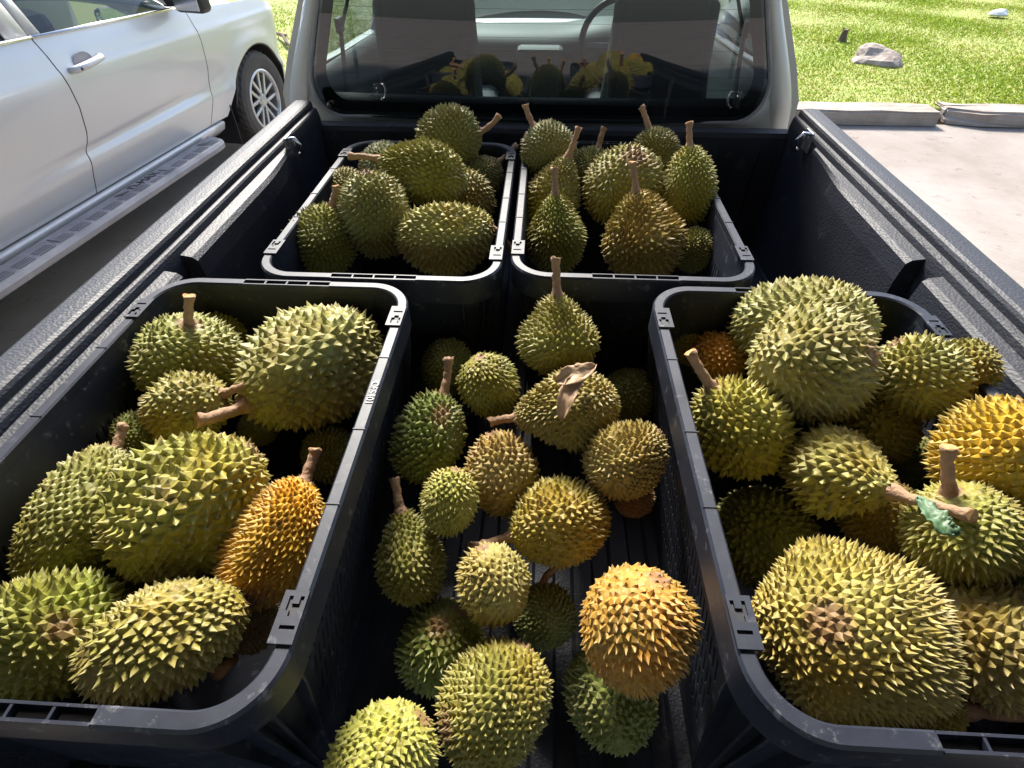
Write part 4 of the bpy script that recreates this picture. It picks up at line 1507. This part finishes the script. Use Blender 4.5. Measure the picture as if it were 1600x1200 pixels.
# (label, u, v, width, length, stem angle in view, stem tilt to viewer, height, shape, hue, stem, spikes, spike height)
DURIANS = [
    ('dark green durian against the cab wall, stem pointing right, far left crate', 702, 217, 96, 106, 12, 5, 1.286, ROUND, 'shaded', (34, 25), 700, 0.80),
    ('green pear shaped durian lying with its stem to the left, far left crate', 662, 268, 104, 140, 165, -5, 1.280, PEAR, 'green', (44, 10), 700, 0.80),
    ('shadowed durian peeping out behind the left pointing stem, far left crate', 606, 268, 86, 95, 120, -20, 1.204, ROUND, 'shaded', None, 700, 0.80),
    ('egg shaped olive durian standing in the middle of the far left crate', 588, 336, 112, 138, 100, 15, 1.232, OVAL, 'olive', None, 700, 0.80),
    ('small durian half hidden behind the corner durian, far left crate', 545, 302, 70, 80, 110, -10, 1.190, ROUND, 'olive', None, 700, 0.80),
    ('durian with upright stem at the left edge of the far left crate', 503, 376, 108, 118, 70, 10, 1.184, EGG, 'green', (30, 5), 700, 0.80),
    ('tan tipped durian behind the biggest one, far left crate', 723, 318, 108, 100, 150, -20, 1.172, ROUND, 'tanolive', None, 700, 0.80),
    ('biggest durian lying across the near end of the far left crate', 697, 370, 112, 160, 5, 0, 1.207, KIDNEY, 'yellowgreen', (26, -80), 700, 0.80),
    ('dark durian with slanting stem at the right side of the far left crate', 752, 278, 66, 85, 40, -30, 1.189, EGG, 'shaded', (46, 0), 700, 0.80),
    ('dark round durian by the cab, stem pointing up left, far right crate', 858, 236, 86, 92, 125, 0, 1.267, ROUND, 'shaded', (32, -10), 700, 0.80),
    ('olive pear durian with a long leaning stem at the left of the far right crate', 866, 305, 88, 120, 70, 5, 1.200, PEAR, 'olive', (42, 0), 700, 0.80),
    ('pear shaped durian at the near left corner of the far right crate', 868, 368, 100, 126, 92, 10, 1.180, PEAR, 'green', (36, 0), 700, 0.80),
    ('big round durian with a brown scar in the middle of the far right crate', 974, 292, 126, 130, 60, -25, 1.223, ROUND, 'olive', None, 700, 0.80),
    ('dark durian with only its stem end showing behind the big round one, far right crate', 922, 272, 70, 84, 75, -5, 1.203, ROUND, 'shaded', (30, 0), 700, 0.80),
    ('golden brown pear durian at the near edge of the far right crate', 1002, 372, 134, 146, 100, 15, 1.183, PEAR, 'goldolive', (42, 0), 700, 0.80),
    ('small durian tucked right of the golden pear one, far right crate', 1085, 391, 68, 72, 30, 10, 1.148, ROUND, 'olive', None, 700, 0.80),
    ('green egg shaped durian with upright stem at the right of the far right crate', 1077, 290, 84, 122, 96, -5, 1.249, EGG, 'green', (32, 0), 700, 0.80),
    ('dark durian with stem up, nearest the cab in the far right crate', 1024, 240, 72, 80, 110, 0, 1.259, ROUND, 'shaded', (34, 5), 700, 0.80),
    ('green durian with stem standing straight up at the far end of the near left crate', 294, 560, 160, 140, 88, 35, 1.182, ROUND, 'green', (46, 0), 640, 0.71),
    ('dark green durian behind the upright stem in the near left crate', 345, 528, 85, 80, 60, -30, 1.138, ROUND, 'green', None, 520, 0.71),
    ('largest pale green durian in the far corner of the near left crate', 493, 574, 190, 250, 210, 26, 1.162, EGG, 'paleolive', (62, -12, 20), 640, 0.63),
    ('tan durian with stem pointing right in the near left crate', 294, 636, 122, 132, 24, 34, 1.175, EGG, 'tanolive', (56, 0, 15), 520, 0.72),
    ('dark little durian by the wall between two stems, near left crate', 215, 682, 80, 85, 120, -30, 1.119, ROUND, 'shaded', None, 520, 0.71),
    ('long olive durian leaning on the left wall of the near left crate', 128, 805, 150, 232, 70, 0, 1.152, KIDNEY, 'olive', (36, 15, 18), 880, 0.71),
    ('bright yellow green durian with large spikes in the middle of the near left crate', 298, 790, 208, 258, 48, 15, 1.163, LOBED, 'yellowgreen', None, 600, 0.60),
    ('narrow orange durian with stem up along the rim of the near left crate', 430, 848, 138, 218, 66, 5, 1.145, KIDNEY, 'orange', (50, 12), 940, 0.84),
    ('shadowed durian low beside the right wall of the near left crate', 518, 712, 95, 90, 60, 0, 1.030, ROUND, 'shaded', None, 520, 0.71),
    ('bright green durian with brown scar, near left corner of the near left crate', 82, 988, 195, 215, 160, 25, 1.130, EGG, 'green', None, 600, 0.76),
    ('green durian lying at the near end of the near left crate, its spikes pointing up', 262, 992, 175, 240, 25, 5, 1.160, EGG, 'greenolive', None, 640, 0.71),
    ('dark durian low between the four big ones of the near left crate', 200, 900, 90, 90, 60, 0, 1.020, ROUND, 'shaded', None, 520, 0.71),
    ('brownish durian in shadow beneath the orange one of the near left crate', 392, 975, 95, 90, 250, 0, 1.030, ROUND, 'brown', None, 520, 0.71),
    ('durian of which only a few spikes show below the largest one, near left crate', 404, 668, 60, 60, 60, 0, 1.020, ROUND, 'olive', None, 520, 0.71),
    ('durian with tall upright stem at the far end of the loose pile', 872, 525, 130, 132, 92, 15, 1.190, PEAR, 'green', (56, 0), 720, 0.84),
    ('dark durian at the back left of the loose pile', 700, 572, 82, 92, 90, -10, 1.074, ROUND, 'shaded', None, 520, 0.72),
    ('green durian without stem beside the back left of the loose pile', 765, 601, 94, 112, 110, 30, 1.130, OVAL, 'green', None, 520, 0.72),
    ('durian carrying a dry leaf, stem to the left, in the loose pile', 886, 638, 128, 168, 190, 0, 1.146, PEAR, 'tangold', (40, 0), 860, 0.84),
    ('dark green durian with upright stem along the left crate, loose pile', 670, 684, 118, 152, 72, 5, 1.088, EGG, 'shadedgreen', (54, 12), 520, 0.72),
    ('pale olive durian in the middle of the loose pile under the sideways stem', 786, 740, 116, 142, 105, 15, 1.070, EGG, 'tanolive', None, 460, 0.71),
    ('little bright durian in front of the dark green one, loose pile', 703, 782, 90, 112, 80, 20, 1.100, OVAL, 'yellowgreen', None, 420, 0.74),
    ('tan spiked durian against the right crate, loose pile', 977, 717, 122, 142, 35, 10, 1.126, EGG, 'tanolive', None, 700, 0.72),
    ('brownish durian end below the tan spiked one at the right crate', 990, 775, 64, 70, 250, 0, 1.036, ROUND, 'brown', None, 520, 0.72),
    ('golden olive durian with stem to the left in the middle of the loose pile', 873, 818, 136, 162, 195, 0, 1.057, EGG, 'goldolive', (66, 0), 660, 0.71),
    ('olive durian with thin stem up at the lower left of the loose pile', 641, 870, 112, 152, 105, 10, 1.020, PEAR, 'olive', (50, 0), 520, 0.72),
    ('pale spiked durian below the golden olive one, loose pile', 772, 912, 112, 134, 110, 25, 1.060, OVAL, 'tanolive', None, 420, 0.71),
    ('dull green durian on the bed floor at the lower left of the loose pile', 688, 1008, 136, 150, 60, 35, 0.930, ROUND, 'shadedgreen', None, 520, 0.72),
    ('dark durian low behind the orange ball, stem just showing, loose pile', 852, 962, 100, 100, 100, 10, 0.950, ROUND, 'shaded', (30, -75, 14), 520, 0.72),
    ('round orange durian against the right crate, loose pile', 995, 980, 184, 196, 60, 30, 1.090, ROUND, 'orangetan', None, 580, 0.63),
    ('dull durian on the bed floor under the round orange one', 956, 1088, 140, 160, 110, 10, 0.910, OVAL, 'shadedgreen', None, 520, 0.72),
    ('green durian at the near end of the loose pile', 775, 1103, 165, 205, 62, 10, 1.000, OVAL, 'greenolive', None, 800, 0.71),
    ('yellow green durian nearest the camera beside the left crate corner', 596, 1190, 168, 190, 45, 25, 1.050, OVAL, 'yellowgreen', None, 720, 0.71),
    ('dark durian behind the one with the dry leaf, loose pile', 982, 616, 82, 90, 30, -20, 1.031, ROUND, 'shaded', None, 520, 0.72),
    ('broad durian at the far end of the near right crate, topping its rim', 1250, 508, 150, 215, 178, -10, 1.223, OVAL, 'paleolive', None, 720, 0.71),
    ('large round durian with coarse spikes, top of the heap in the near right crate', 1266, 567, 190, 188, 10, 25, 1.247, ROUND, 'paleolive', None, 600, 0.71),
    ('small orange durian left of the large round one, near right crate', 1122, 558, 86, 92, 150, 10, 1.130, ROUND, 'orangetan', None, 300, 0.65),
    ('dark durian in the far left corner of the near right crate', 1076, 540, 62, 70, 150, -10, 1.119, ROUND, 'olive', None, 520, 0.72),
    ('yellow olive durian with stem pointing up left, near right crate', 1156, 668, 150, 178, 122, 30, 1.178, EGG, 'yellowolive', (66, -4), 520, 0.74),
    ('pale durian in front of its twin by the right wall, near right crate', 1436, 588, 128, 142, 120, 20, 1.239, ROUND, 'paleolive', None, 420, 0.82),
    ('greener durian of the pair by the right wall, near right crate', 1496, 580, 98, 118, 40, 0, 1.232, ROUND, 'greenolive', None, 420, 0.80),
    ('durian between the large round one and the long stemmed one, near right crate', 1376, 666, 106, 128, 100, 15, 1.135, OVAL, 'greenolive', None, 320, 0.71),
    ('pale yellow durian with long stem pointing right, near right crate', 1312, 738, 150, 172, -24, 34, 1.177, PEAR, 'paleyellow', (96, 4, 18), 380, 0.58),
    ('orange durian at the right wall of the near right crate', 1558, 712, 172, 196, 60, 10, 1.233, ROUND, 'orange', None, 620, 0.74),
    ('green durian with curved thick stem and crumpled green leaf, near right crate', 1503, 828, 172, 155, 95, 35, 1.198, ROUND, 'green', (74, -12, 22), 640, 0.97),
    ('durian in shade below the long stemmed one, near right crate', 1378, 806, 128, 122, 60, -5, 1.100, ROUND, 'tanolive', None, 520, 0.72),
    ('dull green durian low by the left wall of the near right crate', 1192, 838, 150, 165, 100, 0, 1.030, ROUND, 'shadedgreen', None, 520, 0.72),
    ('hugest durian with a brown star scar at the near end of the near right crate', 1326, 985, 280, 296, 160, 80, 1.150, OVAL, 'paleyellow', None, 1440, 0.76),
    ('tan durian at the near right corner of the near right crate', 1552, 1005, 190, 205, 120, 0, 1.128, ROUND, 'tanolive', None, 520, 0.74),
    ('small durian under the hugest one, stem lying along the rim, near right crate', 1450, 1100, 95, 110, -10, 10, 1.050, EGG, 'tanolive', (86, 6), 520, 0.72),
    ('green durian cut by the right picture edge, near right crate', 1612, 872, 80, 90, 60, 0, 1.147, ROUND, 'green', None, 520, 0.72),
    ('dark durian deep between the orange one and the long stemmed one, near right crate', 1440, 720, 90, 90, 60, 0, 1.076, ROUND, 'shaded', None, 520, 0.72),
]
SCARS = {  # by position in view: which fruit carries a brown scar: (right, up, size, rayed)
    27: [(0.12, 0.05, 0.32, False)],
    12: [(0.25, 0.75, 0.5, False)],
    36: [(0.3, 0.45, 0.42, False)],
    64: [(-0.165, 0.06, 0.15, True)],
    48: [(-0.9, -0.25, 0.4, False)],
    44: [(-0.1, 0.35, 0.4, False)],
    25: [(-0.1, -0.85, 0.5, False)],
}


def stem_mesh(top, length, r, bend_dir, bend, seed):
    rr = random.Random(seed)
    pts, rad = [], []
    for k in range(15):
        t = k / 14
        p = top + Vector((0, 0, -0.012 + (length + 0.012) * t)) + bend_dir * (bend * length * t * t)
        p += Vector((rr.uniform(-1, 1), rr.uniform(-1, 1), 0)) * 0.0011
        pts.append(p)
        knot = 1.0 + 0.16 * math.exp(-((t - 0.5 - 0.1 * math.sin(seed)) / 0.05) ** 2)
        rad.append(knot * r * (1.6 - 0.78 * sstep(0, 0.35, t) + 0.28 * sstep(0.82, 1.0, t)) * rr.uniform(0.96, 1.04))
    V, F = tube_data(pts, rad, 12, True)
    me = bpy.data.meshes.new('stem')
    me.from_pydata([tuple(v) for v in V], [], F)
    me.materials.append(M['stem'])
    me.materials.append(M['stem_cut'])
    me.polygons.foreach_set('use_smooth', [len(p.vertices) == 4 for p in me.polygons])
    me.polygons[len(F) - 1].material_index = 1
    # ragged cut end
    n = len(V)
    for k in range(12):
        me.vertices[n - 12 + k].co += Vector((0, 0, rr.uniform(-0.0025, 0.0025)))
    return me


def build_durians():
    for idx, (label, u, v, w, l, th, ph, z, shape, hue, stem, n, spike) in enumerate(DURIANS):
        d = ray(u, v)
        s = (z - CAM.z) / d.z
        loc = CAM + d * s
        W, L = w / FPX * s, l / FPX * s
        # the outline in the picture includes the spikes
        spacing = math.sqrt(4 * math.pi / n) * (W * 2 + L) / 6
        cut = 1.25 * spike * spacing
        W, L = W - cut, L - cut * 0.9
        t, p = math.radians(th), math.radians(ph)
        vf = d.normalized()
        vr = (RT - vf * RT.dot(vf)).normalized()
        vu = vr.cross(vf)
        az = (vr * (math.cos(t) * math.cos(p)) + vu * (math.sin(t) * math.cos(p)) - vf * math.sin(p)).normalized()
        side = (vu * math.cos(t) - vr * math.sin(t))
        side = (side - az * side.dot(az)).normalized()
        rs = random.Random(idx * 17 + 3)
        roll = rs.uniform(0, 6.28) if shape[2] == 0 else rs.choice((-0.5, 0.3))
        ay_ = az.cross(side).normalized()
        ax_ = side * math.cos(roll) + ay_ * math.sin(roll)
        ay_ = az.cross(ax_)
        R = Matrix((ax_, ay_, az)).transposed()
        Ri = R.transposed()
        scars = []
        for (du, dv, size, rayed) in SCARS.get(idx, []):
            q = vr * du + vu * dv - vf * math.sqrt(max(0.0, 1 - du * du - dv * dv))
            q = Ri @ q
            scars.append((np.array(q.normalized()), size, rayed))
        me, top = durian_mesh('durian', W, L, shape, n, idx * 13 + 5, spike, scars)
        o = link_mesh('durian', me)
        o.matrix_world = Matrix.Translation(loc) @ R.to_4x4()
        h = HUE[hue]
        jit = [1 + rs.uniform(-0.07, 0.07) for _ in range(3)]
        o.color = (h[0] * jit[0], h[1] * jit[1] * 0.985, h[2] * jit[2], 1)
        tag(o, label, 'durian', 'durians loaded in the truck bed')
        if stem:
            length, bend = stem[0] / FPX * s, stem[1]
            r = stem[2] / FPX * s / 2 if len(stem) > 2 else 0.0085
            bd = Ri @ side
            st = link_mesh('stem', stem_mesh(top, length, r, bd, math.tan(math.radians(bend)) if abs(bend) < 70 else math.copysign(1.6, bend), idx), None, o)


build_durians()


# ------------------------------------------------------------------ leaves and scraps lying on the fruit
def leaf(name, path, width, m, label, cat, seed, curl=0.3, crumple=0.0, nseg=12):
    """curled leaf blade along a world path, with midrib fold"""
    rr = random.Random(seed)
    P = []
    pts = [Vector(p) for p in path]

    def cr(t):
        f = t * (len(pts) - 1)
        i = min(int(f), len(pts) - 2)
        q = f - i
        p0, p1, p2, p3 = pts[max(i - 1, 0)], pts[i], pts[i + 1], pts[min(i + 2, len(pts) - 1)]
        return 0.5 * ((2 * p1) + (p2 - p0) * q + (2 * p0 - 5 * p1 + 4 * p2 - p3) * q * q + (3 * p1 - p0 - 3 * p2 + p3) * q ** 3)
    for k in range(nseg + 1):
        t = k / nseg
        c = cr(t)
        tan = (cr(min(1, t + 0.02)) - cr(max(0, t - 0.02))).normalized()
        up = Vector((0, -0.45, 0.9))
        b = tan.cross(up).normalized()
        nrm_ = b.cross(tan).normalized()
        w = width * (math.sin(math.pi * min(1, t * 0.97 + 0.03)) ** 0.75) * (1 + rr.uniform(-.08, .08))
        row = []
        for j in range(9):
            q = j / 4 - 1
            row.append(c + b * (q * w / 2) + nrm_ * (curl * w * (q * q) + rr.uniform(-1, 1) * 0.0009 * (1 + 2 * abs(q)) + 0.0011 * math.sin(8 * t + 3 * q + seed) * (1 + abs(q)) + crumple * math.sin(19 * t + 2.5 * q) * math.cos(6 * q - 9 * t))
                       + b * (crumple * math.sin(23 * t + 5 * q)))
        P.append(row)
    o = grid_obj(name, P, m, None, 0.0007)
    tag(o, label, cat)
    return o


def px(u, v, depth):
    return CAM + ray(u, v) * depth


def scraps():
    # dry leaf folded over the sideways durian in the loose pile
    leaf('dry_leaf', [px(870, 595, 0.848), px(888, 589, 0.838), px(908, 581, 0.842), px(931, 571, 0.850)], 0.030, 'dryleaf', 'pale dry leaf pointing right on the durian with its stem to the left', 'leaf', 3, 0.18)
    leaf('dry_leaf', [px(914, 584, 0.850), px(895, 601, 0.836), px(883, 628, 0.826), px(876, 657, 0.826)], 0.026, 'dryleaf', 'darker dry leaf hanging down over the side of the same durian', 'leaf', 5, 0.25)
    leaf('green_leaf', [px(1436, 776, 0.650), px(1454, 802, 0.626), px(1476, 822, 0.612), px(1500, 832, 0.606)], 0.026, 'greenleaf', 'crumpled green leaf scrap on the durian with the curved thick stem', 'leaf', 8, 0.16, 0.0016, 30)
    c = px(338, 1055, 0.70)
    V, F = tube_data([c + Vector((0.0, 0.03, -0.025)), c + Vector((0, 0.006, -0.006)), c], [0.008, 0.0085, 0.0075], 10)
    o = obj('stem_stub', V, F, 'stem_cut', None, True)
    tag(o, 'broken pale stem stub in the near corner of the near left crate', 'stem')

    pass


scraps()
